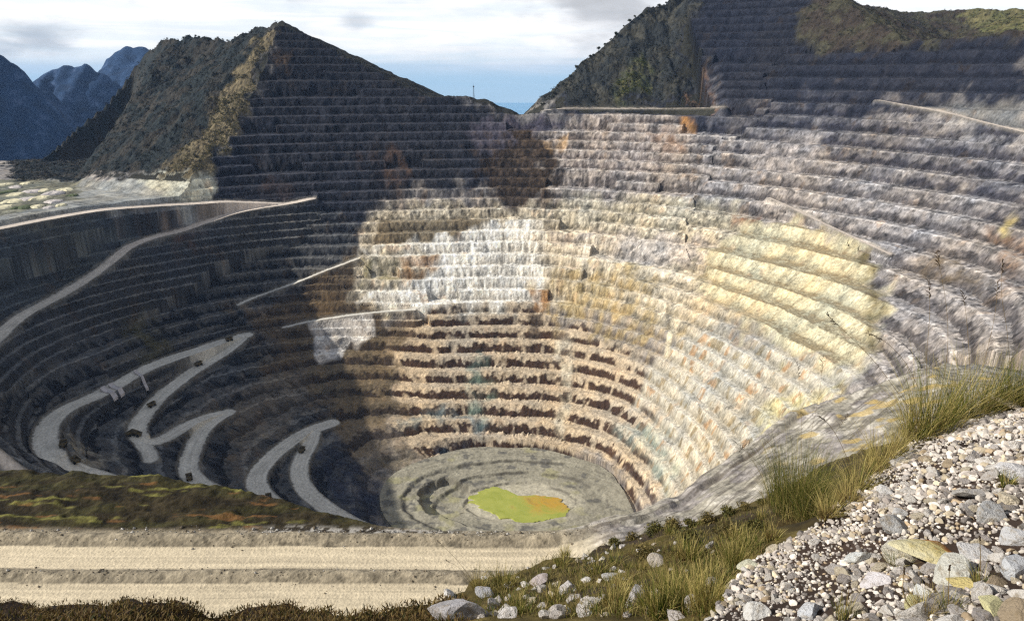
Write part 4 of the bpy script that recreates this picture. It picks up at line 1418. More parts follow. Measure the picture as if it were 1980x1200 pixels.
def build_named_stones():
    for i, (px, py, w, tone, kind, label) in enumerate(NAMED):
        p, s = px_size(px, py + w * 0.25, w)
        me = (SLABS if kind == 'slab' else STONES)[i % (3 if kind == 'slab' else 12)].copy()
        tone = tuple(min(240, q * 1.10) for q in tone)
        o = put_stone(me, p, s * 0.46, tone, 0.2, name="stone_slab" if kind == 'slab' else "stone", tilt=0.05 if i == 0 else 0.25, rz=0.15 if i == 0 else None)
        if i == 0:
            me.materials.clear()
            me.materials.append(OCHRE)
        tag(o, label, "stone", "stones in the pale rubble of the near slope")
        PLACED.append((p[0], p[1], s * 0.5))
    # boulders out on the overgrown slope
    for px, py, w, tone, label in [
        (892, 1172, 96, (180, 176, 176), "big white boulder at the bottom edge, left of the green slope"),
        (935, 1140, 36, (186, 184, 184), "grey stone on top right of the big white boulder"),
        (870, 1130, 34, (214, 210, 204), "small white stone above the big white boulder"),
        (1098, 1128, 56, (208, 200, 192), "tall white boulder on the green slope under the end of the road"),
        (1045, 1118, 40, (210, 196, 190), "pinkish stone left of the tall white boulder"),
        (978, 1178, 46, (214, 208, 202), "white stone in the moss right of the big white boulder"),
        (1232, 1144, 48, (198, 192, 188), "grey white stone in the middle of the mossy slope"),
        (1270, 1082, 40, (184, 174, 160), "flat buff stone in the moss below the shrubs"),
        (1310, 1190, 40, (214, 204, 196), "pale stone at the bottom edge under the bright grass clump"),
        (1182, 1108, 40, (210, 206, 200), "white stone right of the tall white boulder"),
    ]:
        p, s = px_size(px, min(py + w * 0.3, 1196), w)
        me = STONES[(int(px) * 7) % 12].copy()
        o = put_stone(me, p, s * 0.46, tone, 0.15, tilt=0.3, name="boulder")
        tag(o, label, "boulder", "boulders on the overgrown slope")
        PLACED.append((p[0], p[1], s * 0.5))


build_named_stones()


def scatter_stones():
    r = np.random.default_rng(5)
    # candidate spots over the rubble, in plan
    N = 300000
    az = r.uniform(NEAR_AZ[1], np.radians(44), N)
    rr = np.sqrt(r.uniform(2.2 ** 2, 9.5 ** 2, N))
    keep = rr < np.interp(az, NEAR_AZ, NEAR_R) + 0.12
    x, y = (rr * np.sin(az))[keep], (rr * np.cos(az))[keep]
    z, near = hillside(x, y)
    ok = near
    x, y, z = x[ok], y[ok], z[ok]
    w = y * CT - z * ST
    px, py = 990 + F_PX * x / w, 600 - F_PX * (y * ST + z * CT) / w
    ok = (px > 1340) & (px < 2060) & (py < 1260)
    x, y, z, px, py = x[ok], y[ok], z[ok], px[ok], py[ok]
    # stones are coarser towards the right and the bottom, finer in a band along the crest
    coarse = np.clip(0.25 + 0.60 * sstep(1640, 1900, px) * sstep(800, 900, py) + 0.55 * sstep(1060, 1180, py) * sstep(1480, 1700, px), 0.1, 1.3)
    u = r.random(len(x))
    size = np.where(u < 0.0040 * (0.15 + coarse), r.uniform(0.034, 0.058, len(x)), np.where(u < 0.085 * (0.30 + coarse), r.uniform(0.016, 0.034, len(x)), r.uniform(0.0062, 0.016, len(x))))
    size = size * (0.72 + 0.42 * coarse)
    # bare dirt shows between the stones in places
    dirt = fbm(x / 0.42, y / 0.42, 3, 731)
    crest_gap = np.interp(np.arctan2(x, y), NEAR_AZ, NEAR_R) - np.hypot(x, y)
    thin = (dirt + 0.35 * sstep(0.7, 0.1, crest_gap) * sstep(1520, 1600, px) * sstep(1860, 1760, px) > 0.06) & (r.random(len(x)) < 0.9)
    x, y, z, px, py, size = [q[~thin] for q in (x, y, z, px, py, size)]
    order = np.argsort(-size)
    cell, grid = 0.10, {}
    for q in PLACED:
        grid.setdefault((int(q[0] // cell), int(q[1] // cell)), []).append(q)
    big, small = [], []
    for i in order:
        s = size[i]
        cx, cy = int(x[i] // cell), int(y[i] // cell)
        bad = False
        for a in (-1, 0, 1):
            for b in (-1, 0, 1):
                for q in grid.get((cx + a, cy + b), ()):
                    if (x[i] - q[0]) ** 2 + (y[i] - q[1]) ** 2 < ((s + q[2]) * 0.72) ** 2:
                        bad = True
                        break
                if bad:
                    break
            if bad:
                break
        if bad:
            continue
        grid.setdefault((cx, cy), []).append((x[i], y[i], s))
        small.append((x[i], y[i], z[i], s, px[i], py[i]))
        if len(small) > 15000:
            break
    # the 255 that show largest are stones of their own, the rest is gravel
    small.sort(key=lambda q: -q[3] / math.hypot(q[0], q[1]))
    return small[:255], small[255:]


BIG, SMALL = scatter_stones()


def stone_label(px, py, tone, s):
    sz = 'small' if s < 0.028 else ('medium' if s < 0.040 else 'large')
    if py < 880:
        where = "high in the rubble near the upper grass"
    elif px < 1560:
        where = "low on the left side of the rubble"
    elif px > 1900:
        where = "along the right side of the rubble"
    elif py > 1120:
        where = "in the bright rubble along the bottom"
    elif px > 1740:
        where = "in the rubble around the ochre slab"
    else:
        where = "in the fine rubble below the dark grass tuft"
    return "%s %s broken stone lying %s" % (sz, tone, where), "%s %s stones %s" % (sz, tone, where)


def build_scatter():
    for i, (x, y, z, s, px, py) in enumerate(BIG):
        ti = int(RNG.choice(len(TONES), p=np.array(TONE_P) / sum(TONE_P)))
        nm, tone = TONES[ti]
        o = put_stone(STONES[i % 12], (x, y, z), s, tone, 0.22, tilt=0.6)
        lb, gr = stone_label(px, py, nm, s)
        tag(o, lb, "stone", gr)
    # the uncountable small gravel between them
    vs, fs, cs = [], [], []
    base_ = [stone_shape(980 + i, 2 if i < 3 else 1, 0.7, 5) for i in range(8)]
    off = 0
    for j, (x, y, z, s, px, py) in enumerate(SMALL):
        v, f = base_[3 + j % 5] if s < 0.018 else base_[j % 3]
        a, b, c = RNG.uniform(0, 6.28), RNG.uniform(-0.6, 0.6), RNG.uniform(-0.6, 0.6)
        M = np.array(Matrix.Rotation(a, 3, 'Z') @ Matrix.Rotation(b, 3, 'X') @ Matrix.Rotation(c, 3, 'Y'))
        vs.append((v * s) @ M.T + np.array([x, y, z + s * 0.25]))
        fs.append(f + off)
        off += len(v)
        ti = int(RNG.choice(len(TONES), p=np.array(TONE_P) / sum(TONE_P)))
        cs.append(np.tile(srgb(*TONES[ti][1]) * RNG.uniform(0.5, 1.02) * np.array([1.0, 0.965, 0.92]), (len(v), 1)))
    me = mesh_np("gravel", np.vstack(vs), np.vstack(fs), np.clip(np.vstack(cs), 0.01, 0.8), False)
    o = link("gravel", me, rock_material("small_gravel", 40, 1, 0.5, 0.01, 0.4))
    tag(o, kind='stuff')


build_scatter()


# ------------------------------------------------------------------ grass and shrubs
def blade_material():
    m = bpy.data.materials.new("grass_blade")
    m.use_nodes = True
    k = NT(m.node_tree)
    at = k.n('ShaderNodeAttribute', attribute_name="Col").outputs['Color']
    n = k.n('ShaderNodeTexNoise', {'Vector': k.n('ShaderNodeTexCoord').outputs['Object'], 'Scale': 9.0, 'Detail': 3}).outputs['Fac']
    f = k.math('ADD', k.math('MULTIPLY', n, 0.9), 0.55)
    c = k.mix(1.0, at, k.n('ShaderNodeCombineColor', {0: f, 1: f, 2: f}).outputs[0], 'MULTIPLY')
    b = k.n('ShaderNodeBsdfPrincipled', {'Base Color': c, 'Roughness': 0.7})
    b.inputs['Specular IOR Level'].default_value = 0.25
    tr = k.n('ShaderNodeBsdfTranslucent', {'Color': c})
    mx = k.n('ShaderNodeMixShader', {0: 0.25, 1: b.outputs[0], 2: tr.outputs[0]})
    out = k.n('ShaderNodeOutputMaterial')
    m.node_tree.links.new(mx.outputs[0], out.inputs['Surface'])
    return m


MAT_BLADE = blade_material()
GREEN, OLIVE, STRAW, BROWN = srgb(62, 78, 24), srgb(108, 108, 42), srgb(184, 166, 102), srgb(104, 76, 50)


def blades(n, h, spread, width, mix, seed, droop=0.5, lean=(0.0, 0.0), base_r=0.12):
    """arrays for a clump of curved grass blades"""
    r = np.random.default_rng(seed)
    az = r.uniform(0, 2 * np.pi, n)
    L = h * r.uniform(0.45, 1.0, n) ** 0.8
    out = r.uniform(0.05, 1.0, n) * spread
    br = base_r * np.sqrt(r.uniform(0, 1, n))
    baz = az + r.normal(0, 0.7, n)
    bx, by = br * np.cos(baz), br * np.sin(baz)
    dx, dy = np.cos(az), np.sin(az)
    segs = 4
    w = width * r.uniform(0.7, 1.3, n)
    co, cl = [], []
    pal = np.array([GREEN, OLIVE, STRAW, BROWN])
    ci = r.choice(4, n, p=np.array(mix) / sum(mix))
    c0 = pal[ci] * r.uniform(0.7, 1.2, n)[:, None]
    tip = pal[np.clip(ci + (r.random(n) < 0.5), 0, 2)] * r.uniform(0.9, 1.2, n)[:, None]
    ca = r.uniform(0, 2 * np.pi, n)
    for i in range(segs + 1):
        t = i / segs
        o = out * (t * 0.6 + 0.4 * t * t) * L + lean[0] * t * t * L
        z = L * (t - droop * 0.55 * out * t * t)
        px_, py_ = bx + dx * o, by + dy * o + lean[1] * t * t * L
        ww = w * (1 - t) ** 0.7 * 0.5 + 0.0002
        co.append(np.stack([px_ + np.cos(ca) * ww, py_ + np.sin(ca) * ww, z], 1))
        co.append(np.stack([px_ - np.cos(ca) * ww, py_ - np.sin(ca) * ww, z], 1))
        cc = c0 * (1 - t) + tip * t
        cl += [cc, cc]
    co = np.stack(co, 1)          # n, 2(segs+1), 3
    cl = np.stack(cl, 1)
    k = 2 * (segs + 1)
    q = np.array([[2 * i, 2 * i + 1, 2 * i + 3, 2 * i + 2] for i in range(segs)])
    f = (np.arange(n) * k)[:, None, None] + q[None]
    return co.reshape(-1, 3), f.reshape(-1, 4), cl.reshape(-1, 3)


def tuft_mesh(seed, n, h, spread, mix, width=0.0035, droop=0.5, base_r=0.12):
    a = blades(n, h, spread, width, mix, seed, droop, (0, 0), base_r)
    b = blades(n // 2, h * 0.45, spread * 1.5, width, (0.2, 0.6, 2.0, 1.6), seed + 1, 0.8, (0, 0), base_r * 1.3)
    return mesh_np("blades", np.vstack([a[0], b[0]]), np.vstack([a[1], b[1] + len(a[0])]), np.vstack([a[2], b[2]]))


def stalk_mesh(seed, pts, head=0.06, w=0.0022):
    """long bare flowering stem with a drooping seed head"""
    r = random.Random(seed)
    mb = MB()
    P = smooth_path(np.array(pts, float), 2)
    n = len(P)
    mb.tube(P, [w * (1.25 - 0.7 * i / n) for i in range(n)], 4)
    return mb, P


def plain_stem_material(name, c):
    def f(k, b):
        pos = k.n('ShaderNodeTexCoord').outputs['Object']
        n = k.n('ShaderNodeTexNoise', {'Vector': pos, 'Scale': 20.0}).outputs['Fac']
        k.t.links.new(k.ramp(n, [(0.3, srgb(*c) * 0.7), (0.7, srgb(*c))]), b.inputs['Base Color'])
    return plain_material(name, f)


MAT_STALK = plain_stem_material("dry_stem", (126, 104, 62))
MAT_SEED = plain_stem_material("dark_seed_head", (72, 58, 44))


def add_stalk(parent, seed, pts, head=0.07, headn=16):
    mb, P = stalk_mesh(seed, pts, head)
    st = mb.build("flower_stem", MAT_STALK, parent)
    hd = MB()
    r = random.Random(seed)
    tip = Vector(P[-1])
    d = (Vector(P[-1]) - Vector(P[-4])).normalized()
    for i in range(headn):
        a = tip - d * head * (i / headn)
        e = a + (d * 0.45 + Vector((r.uniform(-1, 1), r.uniform(-1, 1), r.uniform(-1, 0.6))) * 0.5) * head * 0.36
        hd.tube([a, (a + e) / 2 + Vector((0, 0, 0.002)), e], [0.0012, 0.0042, 0.001], 4)
    hd.build("seed_head", MAT_SEED, st)
    return st


def world_at(px, py, dist_like):
    """photo point at the forward distance of another point"""
    d = ray(px, py)
    return d * (dist_like / d[1])


def tuft(px, py, hpx, label, mix, n=220, spread=0.55, seed=0, group="grass tufts along the crest of the rubble", stalks=(), droop=0.5, rot=0.0, back=0.0):
    p = hill_point(px, py)
    p = p + np.array([0, back, 0])
    p[2] = hillside(p[0:1], p[1:2])[0][0]
    w = p[1] * CT - p[2] * ST
    h = hpx * w / F_PX * 1.12
    o = empty("grass_tuft", p - np.array([0, 0, 0.02]), (0, 0, rot))
    link("blades", tuft_mesh(seed, n, h, spread, mix, 0.0016 + 0.00055 * w ** 0.7, droop, h * (0.30 if n > 400 else 0.2)), MAT_BLADE, o)
    tag(o, label, "grass tuft", group)
    R = Matrix.Rotation(-rot, 3, 'Z')
    for i, pl in enumerate(stalks):
        q = [np.zeros(3)] + [np.array(R @ Vector(world_at(a, b, p[1] + dy) - p)) for a, b, dy in pl]
        add_stalk(o, seed * 10 + i, q, head=h * 0.18)
    return o


TUFTS = [
    tuft(1540, 985, 150, "thick dark green grass tuft standing alone at the left end of the rubble crest", (5, 3, 0.8, 0.2), 1100, 0.62, 1,
         stalks=[[(1552, 860, 0), (1548, 760, 0.05), (1542, 700, 0.1)], [(1565, 850, 0), (1585, 760, -0.1), (1592, 690, -0.15)], [(1520, 900, 0), (1470, 830, 0), (1432, 868, 0.05)],
                 [(1500, 930, 0), (1460, 885, 0), (1420, 850, 0)], [(1590, 900, 0), (1610, 840, 0), (1640, 800, 0)]]),
    tuft(1800, 838, 170, "tall olive grass tuft with drooping dark seed heads above the rubble", (3, 4, 2.4, 0.2), 330, 0.75, 2,
         stalks=[[(1740, 760, 0), (1690, 690, 0), (1600, 604, 0.1)], [(1790, 700, 0), (1800, 600, 0), (1796, 540, 0)], [(1830, 720, 0), (1836, 610, 0), (1812, 480, 0)],
                 [(1770, 720, 0), (1722, 660, 0), (1680, 640, 0)]]),
    tuft(1745, 862, 90, "short straw coloured grass tuft left of the tall olive one", (0.8, 2, 4, 1.5), 260, 0.9, 3),
    tuft(1880, 800, 150, "bushy olive grass tuft right of the tall one with seed heads", (2.4, 4, 3, 0.3), 280, 0.8, 4,
         stalks=[[(1876, 700, 0), (1870, 610, 0), (1862, 560, 0)], [(1905, 690, 0), (1925, 610, 0), (1930, 540, 0)]]),
    tuft(1958, 748, 120, "deep green grass tuft at the upper right edge of the picture", (5, 3, 1, 0.1), 300, 0.65, 5, stalks=[[(1950, 640, 0), (1935, 560, 0), (1940, 500, 0)]]),
    tuft(1985, 770, 90, "low green tuft half cut by the right picture edge", (3, 3, 2, 0.4), 220, 0.8, 6),
    tuft(1655, 950, 80, "dry thin grass tuft between the dark green tuft and the taller ones", (1, 2, 3, 2), 230, 0.95, 7,
         stalks=[[(1640, 880, 0), (1610, 820, 0), (1585, 800, 0)]]),
    tuft(1700, 905, 90, "straw grass tuft hanging over the crest, below the short one", (0.7, 2, 4, 1.6), 260, 1.0, 8),
    tuft(1600, 1000, 60, "dead brown grass tuft at the right foot of the dark green one", (0.4, 1, 2, 4), 240, 1.0, 9),
    tuft(1640, 975, 60, "dark brown withered tuft in the shade of the crest", (0.2, 0.8, 1.5, 5), 240, 1.0, 10),
    tuft(1730, 880, 60, "withered brown tuft under the tall olive tuft", (0.3, 1, 2, 4), 220, 1.1, 11),
    tuft(1830, 815, 60, "low withered tuft between the two largest grass tufts", (0.6, 1.6, 3, 3), 240, 1.1, 12),
    tuft(1920, 790, 80, "yellowish grass tuft under the deep green one", (1, 3, 4, 1), 260, 0.9, 13),
    tuft(1850, 800, 110, "dense olive tuft filling the gap left of the bushy one", (2.2, 4, 3, 0.4), 180, 0.85, 15),
    tuft(1770, 850, 110, "pale straw tuft at the left foot of the tall olive one", (1, 3, 4, 0.6), 260, 0.9, 16),
    tuft(1690, 915, 50, "small withered tuft low on the crest of the rubble", (0.4, 1, 2, 4), 200, 1.1, 17),
    tuft(1572, 1000, 110, "olive tuft leaning out right behind the dark green one", (4, 3, 1.5, 1), 700, 0.8, 18),
]
tuft(1365, 1180, 110, "bright straw topped grass clump at the bottom edge beside the rubble", (1.2, 3, 5, 0.3), 400, 0.6, 21, "grass clumps on the mossy slope")
tuft(1420, 1098, 70, "olive grass clump touching the pointed cream stone", (2, 4, 2, 0.4), 300, 0.7, 22, "grass clumps on the mossy slope")
tuft(925, 1136, 50, "small dry tuft with one long leaning stem behind the big white boulder", (1, 2, 3, 2), 140, 0.8, 23, "grass clumps on the mossy slope",
     stalks=[[(900, 1100, 0), (880, 1075, 0), (845, 1042, 0)], [(905, 1120, 0), (890, 1095, 0), (862, 1080, 0)]])
tuft(1835, 1185, 60, "sparse green tuft growing between white stones at the bottom right", (3, 3, 1, 1), 90, 0.7, 24, "grass growing out of the rubble",
     stalks=[[(1836, 1120, 0), (1838, 1085, 0)]])
tuft(1632, 1195, 60, "thin green tuft growing out of the white rubble at the bottom edge", (3, 3, 1, 1), 70, 0.6, 25, "grass growing out of the rubble",
     stalks=[[(1640, 1150, 0), (1644, 1120, 0)]])
tuft(1895, 1130, 50, "fine green sprig right of the ochre slab", (3, 3, 1, 0.6), 60, 0.8, 26, "grass growing out of the rubble", stalks=[[(1898, 1070, 0), (1896, 1030, 0)]])
tuft(1730, 1095, 40, "little mossy green tuft under the ochre slab", (2, 4, 1, 0.6), 110, 0.9, 27, "grass growing out of the rubble")
tuft(1790, 1192, 70, "rusty brown dry tuft at the bottom edge of the rubble", (0.3, 1, 2, 5), 200, 0.9, 28, "grass growing out of the rubble",
     stalks=[[(1745, 1150, 0), (1750, 1090, 0)]])
tuft(1945, 940, 40, "small green tuft beside the long low grey slab", (3, 3, 1, 0.6), 90, 0.8, 29, "grass growing out of the rubble")


def slope_spots(n, seed, x0=960, x1=1500, y0=1000, y1=1195):
    r = np.random.default_rng(seed)
    px, py = r.uniform(x0, x1, n), r.uniform(y0, y1, n)
    t, d = hill_hit(px, py)
    P = d * t[:, None]
    ok = ~np.isnan(t)
    ok[ok] &= ~hillside(P[ok, 0], P[ok, 1])[1]
    return P[ok], px[ok], py[ok]


def build_slope_cover():
    protos = [tuft_mesh(50 + i, 110, 0.36, 0.75, [(2, 4, 2, 1), (1, 4, 3, 1.5), (3, 4, 1, 0.6), (0.6, 2, 2, 3)][i % 4], 0.008, 0.6, 0.10) for i in range(8)]
    P, px, py = slope_spots(60, 31)
    words = ["olive", "straw tipped", "green", "brownish"]
    for i, p in enumerate(P):
        o = link("grass_tuft", protos[i % 8], MAT_BLADE)
        s = random.uniform(0.5, 1.2)
        o.location = p
        o.scale = (s, s, s * random.uniform(0.7, 1.1))
        o.rotation_euler = (0, 0, random.uniform(0, 6.28))
        where = "near the shrubs at the top" if py[i] < 1070 else ("near the rubble" if px[i] > 1320 else ("among the boulders below the road" if px[i] < 1150 else "in the middle"))
        w = words[i % 4]
        tag(o, "low %s grass tuft on the mossy slope %s" % (w, where), "grass tuft", "low %s grass tufts %s" % (w, where))
    # ground cover that nobody could count
    P, px, py = slope_spots(2600, 33, 930, 1500, 985, 1196)
    cs, fs, cl, off = [], [], [], 0
    for i, p in enumerate(P):
        a = blades(9, random.uniform(0.05, 0.16), 1.1, 0.008, [(2, 4, 1, 2), (1, 3, 2, 3), (3, 4, 0.5, 1)][i % 3], 1000 + i, 0.7, (0, 0), 0.10)
        cs.append(a[0] + p)
        fs.append(a[1] + off)
        cl.append(a[2] * 0.8)
        off += len(a[0])
    tag(link("grass", mesh_np("grass", np.vstack(cs), np.vstack(fs), np.vstack(cl)), MAT_BLADE), kind='stuff')
    # dry stubble on the dark earth at the lower left
    r = np.random.default_rng(37)
    px, py = r.uniform(-40, 900, 2600), r.uniform(1152, 1215, 2600)
    t, d = hill_hit(px, py)
    P = (d * t[:, None])[~np.isnan(t)]
    cs, fs, cl, off = [], [], [], 0
    for i, p in enumerate(P):
        a = blades(8, random.uniform(0.03, 0.10), 1.3, 0.02, [(0.6, 1, 1, 5), (0.3, 1, 2, 4), (1, 1, 0.4, 4)][i % 3], 5000 + i, 0.8, (0, 0), 0.12)
        cs.append(a[0] + p)
        fs.append(a[1] + off)
        cl.append(a[2] * np.array([0.42, 0.36, 0.32]))
        off += len(a[0])
    tag(link("stubble", mesh_np("stubble", np.vstack(cs), np.vstack(fs), np.vstack(cl)), MAT_BLADE), kind='stuff')
    # pale stones of the slope
    P, px, py = slope_spots(190, 35, 900, 1440, 1040, 1196)
    w = np.exp(-((px - 1130) / 130) ** 2)
    for i, p in enumerate(P):
        if random.random() > 0.25 + 0.75 * w[i]:
            continue
        nm, tone = TONES[[0, 1, 0, 3, 1][i % 5]]
        s = random.uniform(0.025, 0.09)
        o = put_stone(STONES[i % 12], p, s, tone, 0.25, name="stone")
        where = "under the road end" if px[i] < 1150 else "at its middle"
        tag(o, "%s %s stone in the mossy slope %s" % ("small" if s < 0.06 else "larger", nm, where), "stone", "%s %s stones %s" % ("small" if s < 0.06 else "larger", nm, where))


build_slope_cover()


def leaf_cloud(seed, n, rad, leaf, cols, squash=0.7):
    r = np.random.default_rng(seed)
    cl = r.normal(size=(7, 3))
    cl = cl / np.linalg.norm(cl, axis=1, keepdims=True) * r.uniform(0.25, 0.65, (7, 1))
    cl[:, 2] = np.abs(cl[:, 2])
    k = r.integers(0, 7, n)
    d = r.normal(size=(n, 3))
    d = d / np.linalg.norm(d, axis=1, keepdims=True) * r.uniform(0.25, 0.5, (n, 1))
    c = (cl[k] + d) * rad * np.array([1, 1, squash]) + np.array([0, 0, rad * 0.25])
    a = r.normal(size=(n, 3))
    a /= np.linalg.norm(a, axis=1, keepdims=True)
    b = np.cross(a, r.normal(size=(n, 3)))
    b /= np.linalg.norm(b, axis=1, keepdims=True)
    s = leaf * r.uniform(0.6, 1.4, (n, 1))
    co = np.stack([c - a * s, c + b * s * 0.45, c + a * s, c - b * s * 0.45], 1).reshape(-1, 3)
    f = np.arange(4 * n).reshape(n, 4)
    pal = np.array([srgb(*q) for q in cols])
    col = pal[(k + r.integers(0, 2, n)) % len(pal)] * r.uniform(0.7, 1.25, (n, 1))
    return co, f, np.repeat(col, 4, 0)


MAT_TWIG = plain_stem_material("shrub_twig", (74, 58, 42))


def build_shrubs():
    protos = []
    for i in range(4):
        co, f, c = leaf_cloud(70 + i, 900, 0.42, 0.035, [[(92, 90, 44), (116, 106, 56), (74, 74, 38)], [(118, 104, 60), (92, 84, 48), (140, 122, 74)]][i % 2])
        crown = mesh_np("leaves", co, f, c)
        mb = MB()
        for j in range(6):
            a = j * 1.05 + i
            mb.tube([(0, 0, -0.1), (0.08 * math.cos(a), 0.08 * math.sin(a), 0.12), (0.26 * math.cos(a), 0.26 * math.sin(a), 0.3)], [0.014, 0.01, 0.004], 4)
        protos.append((crown, mb.mesh("twigs")))
    spots = [(1190, 1052, "leftmost"), (1225, 1038, ""), (1262, 1030, ""), (1300, 1024, ""), (1335, 1016, ""), (1370, 1006, ""), (1405, 996, ""), (1440, 985, ""), (1475, 975, ""), (1245, 1075, ""), (1330, 1056, ""), (1415, 1042, ""), (1460, 1025, "")]
    place = {0: "at the road end, leftmost on the slope edge", 1: "on the slope edge right of the leftmost one", 2: "third from the left on the slope edge", 3: "on the slope edge above the middle of the moss",
             4: "fifth from the left on the slope edge", 5: "on the slope edge under the track of the spur", 6: "third from the right on the slope edge", 7: "second from the right on the slope edge",
             8: "rightmost on the slope edge, next to the dark green tuft", 9: "in the moss right of the tall white boulder", 10: "alone in the middle of the mossy slope", 11: "above the pointed cream stone", 12: "between the pointed cream stone and the slope edge"}
    for i, (px, py, _) in enumerate(spots):
        p = hill_point(px, py)
        s = random.uniform(0.45, 0.8)
        o = empty("shrub", p, (0, 0, i * 1.7), s)
        link("leaves", protos[i % 4][0], MAT_BLADE, o)
        link("twigs", protos[i % 4][1], MAT_TWIG, o)
        tag(o, "%s low shrub %s" % (["dark olive", "brownish olive"][i % 2], place[i]), "shrub", "shrubs on the mossy slope")


build_shrubs()


# ------------------------------------------------------------------ small things on the far walls
def ground_at(px, py):
    P = march([px], [py], base, 330, 2600, 900)
    T = terrain(P[:, 0], P[:, 1])
    return np.array([P[0, 0], P[0, 1], T['z'][0]])


def flat_material(name, c, rough=0.8, var=0.25, scale=0.6):
    def f(k, b):
        pos = k.n('ShaderNodeTexCoord').outputs['Object']
        n = k.n('ShaderNodeTexNoise', {'Vector': pos, 'Scale': scale, 'Detail': 5, 'Roughness': 0.6}).outputs['Fac']
        k.t.links.new(k.ramp(n, [(0.3, srgb(*c) * (1 - var)), (0.7, srgb(*c) * (1 + var * 0.5))]), b.inputs['Base Color'])
        b.inputs['Roughness'].default_value = rough
    return plain_material(name, f)


M_TRAY = flat_material("dusty_truck_steel", (96, 84, 58))
M_CAB = flat_material("truck_cab_paint", (128, 108, 58))
M_TYRE = flat_material("truck_tyre_rubber", (34, 33, 32))
M_STEEL = flat_material("mast_steel", (92, 100, 112))


def truck_meshes():
    body = MB()
    body.box((0, 0, 2.0), (3.2, 9.6, 1.0))
    body.box((0, 4.0, 2.9), (4.6, 1.6, 1.1))
    tray = MB()
    # open tray: sloping floor, sides, front wall and canopy over the cab
    tray.add([(-2.9, -5.2, 3.3), (2.9, -5.2, 3.3), (3.1, 2.3, 2.9), (-3.1, 2.3, 2.9), (-3.2, -5.4, 4.4), (3.2, -5.4, 4.4), (3.4, 2.7, 5.6), (-3.4, 2.7, 5.6),
              (-2.7, -5.1, 3.6), (2.7, -5.1, 3.6), (2.8, 2.0, 3.4), (-2.8, 2.0, 3.4), (-2.95, -5.3, 4.4), (2.95, -5.3, 4.4), (3.1, 2.4, 5.6), (-3.1, 2.4, 5.6)],
             [(3, 2, 1, 0), (0, 4, 7, 3), (1, 2, 6, 5), (2, 3, 7, 6), (8, 9, 10, 11), (8, 11, 15, 12), (9, 13, 14, 10), (10, 14, 15, 11), (4, 12, 15, 7), (5, 6, 14, 13), (6, 7, 15, 14), (0, 1, 9, 8), (0, 8, 12, 4), (1, 5, 13, 9)])
    tray.box((0, 3.9, 5.7), (6.6, 2.6, 0.25))
    cab = MB()
    cab.box((-1.0, 3.4, 4.3), (2.2, 1.9, 1.9), taper=(0.9, 0.85))
    wheels = []
    for x, y, w in ((-2.3, 3.3, 1.0), (2.3, 3.3, 1.0), (-2.2, -2.6, 1.9), (2.2, -2.6, 1.9)):
        m = MB()
        m.tube([(x - w / 2, y, 1.35), (x - w / 2 + 0.12, y, 1.35), (x + w / 2 - 0.12, y, 1.35), (x + w / 2, y, 1.35)], [1.2, 1.38, 1.38, 1.2], 14)
        wheels.append(m.mesh("wheel"))
    return body.mesh("chassis"), tray.mesh("tray"), cab.mesh("cab"), wheels


def build_trucks():
    ch, tr, cb, wh = truck_meshes()
    spots = [(128, 884, 20, "on the wide grey bench at far left, upper of the two"), (148, 902, 60, "on the wide grey bench at far left, lower of the two"),
             (366, 924, 30, "at the bottom of the middle switchback road"), (253, 838, -30, "left one of the pair in the bend of the switchback"),
             (266, 842, 70, "right one of the pair in the bend of the switchback"), (294, 786, -35, "on the road above the switchback bend"),
             (384, 703, -40, "on the descending road below the pointed turning place"), (444, 662, -50, "on the pale pointed turning place"),
             (520, 966, 20, "low on the left one of the two lowest ramps"), (584, 872, -10, "on the right one of the two lowest ramps")]
    for px, py, rz, where in spots:
        p = ground_at(px, py)
        o = empty("haul_truck", p, (0, 0, math.radians(rz)))
        link("chassis", ch, M_CAB, o)
        link("tray", tr, M_TRAY, o)
        link("cab", cb, M_CAB, o)
        for w in wh:
            link("wheel", w, M_TYRE, o)
        tag(o, "dusty haul truck " + where, "haul truck", "haul trucks on the pit roads")


build_trucks()


def build_mast():
    p = ground_at(916, 192)
    o = empty("radio_mast", p)
    H = 25.0
    for i in range(4):
        a = math.pi / 4 + i * math.pi / 2
        b = MB()
        b.tube([(2.1 * math.cos(a), 2.1 * math.sin(a), -4), (0.55 * math.cos(a), 0.55 * math.sin(a), H)], [0.28, 0.2], 5)
        b.build("leg", M_STEEL, o)
    br = MB()
    for j in range(7):
        z0, z1 = H * j / 7, H * (j + 1) / 7
        r0, r1 = 2.1 - 1.55 * j / 7, 2.1 - 1.55 * (j + 1) / 7
        for i in range(4):
            a, c = math.pi / 4 + i * math.pi / 2, math.pi / 4 + (i + 1) * math.pi / 2
            br.tube([(r0 * math.cos(a), r0 * math.sin(a), z0), (r1 * math.cos(c), r1 * math.sin(c), z1)], 0.11, 4)
            br.tube([(r0 * math.cos(a), r0 * math.sin(a), z0), (r0 * math.cos(c), r0 * math.sin(c), z0)], 0.11, 4)
    br.build("bracing", M_STEEL, o)
    an = MB()
    an.box((0, 0, H - 1.4), (3.0, 1.6, 2.2))
    an.tube([(0, 0, H - 1), (0, 0, H + 3.5)], 0.14, 5)
    an.build("antenna", M_STEEL, o)
    tag(o, "thin lattice radio mast on the ridge left of the sea gap", "mast")


build_mast()


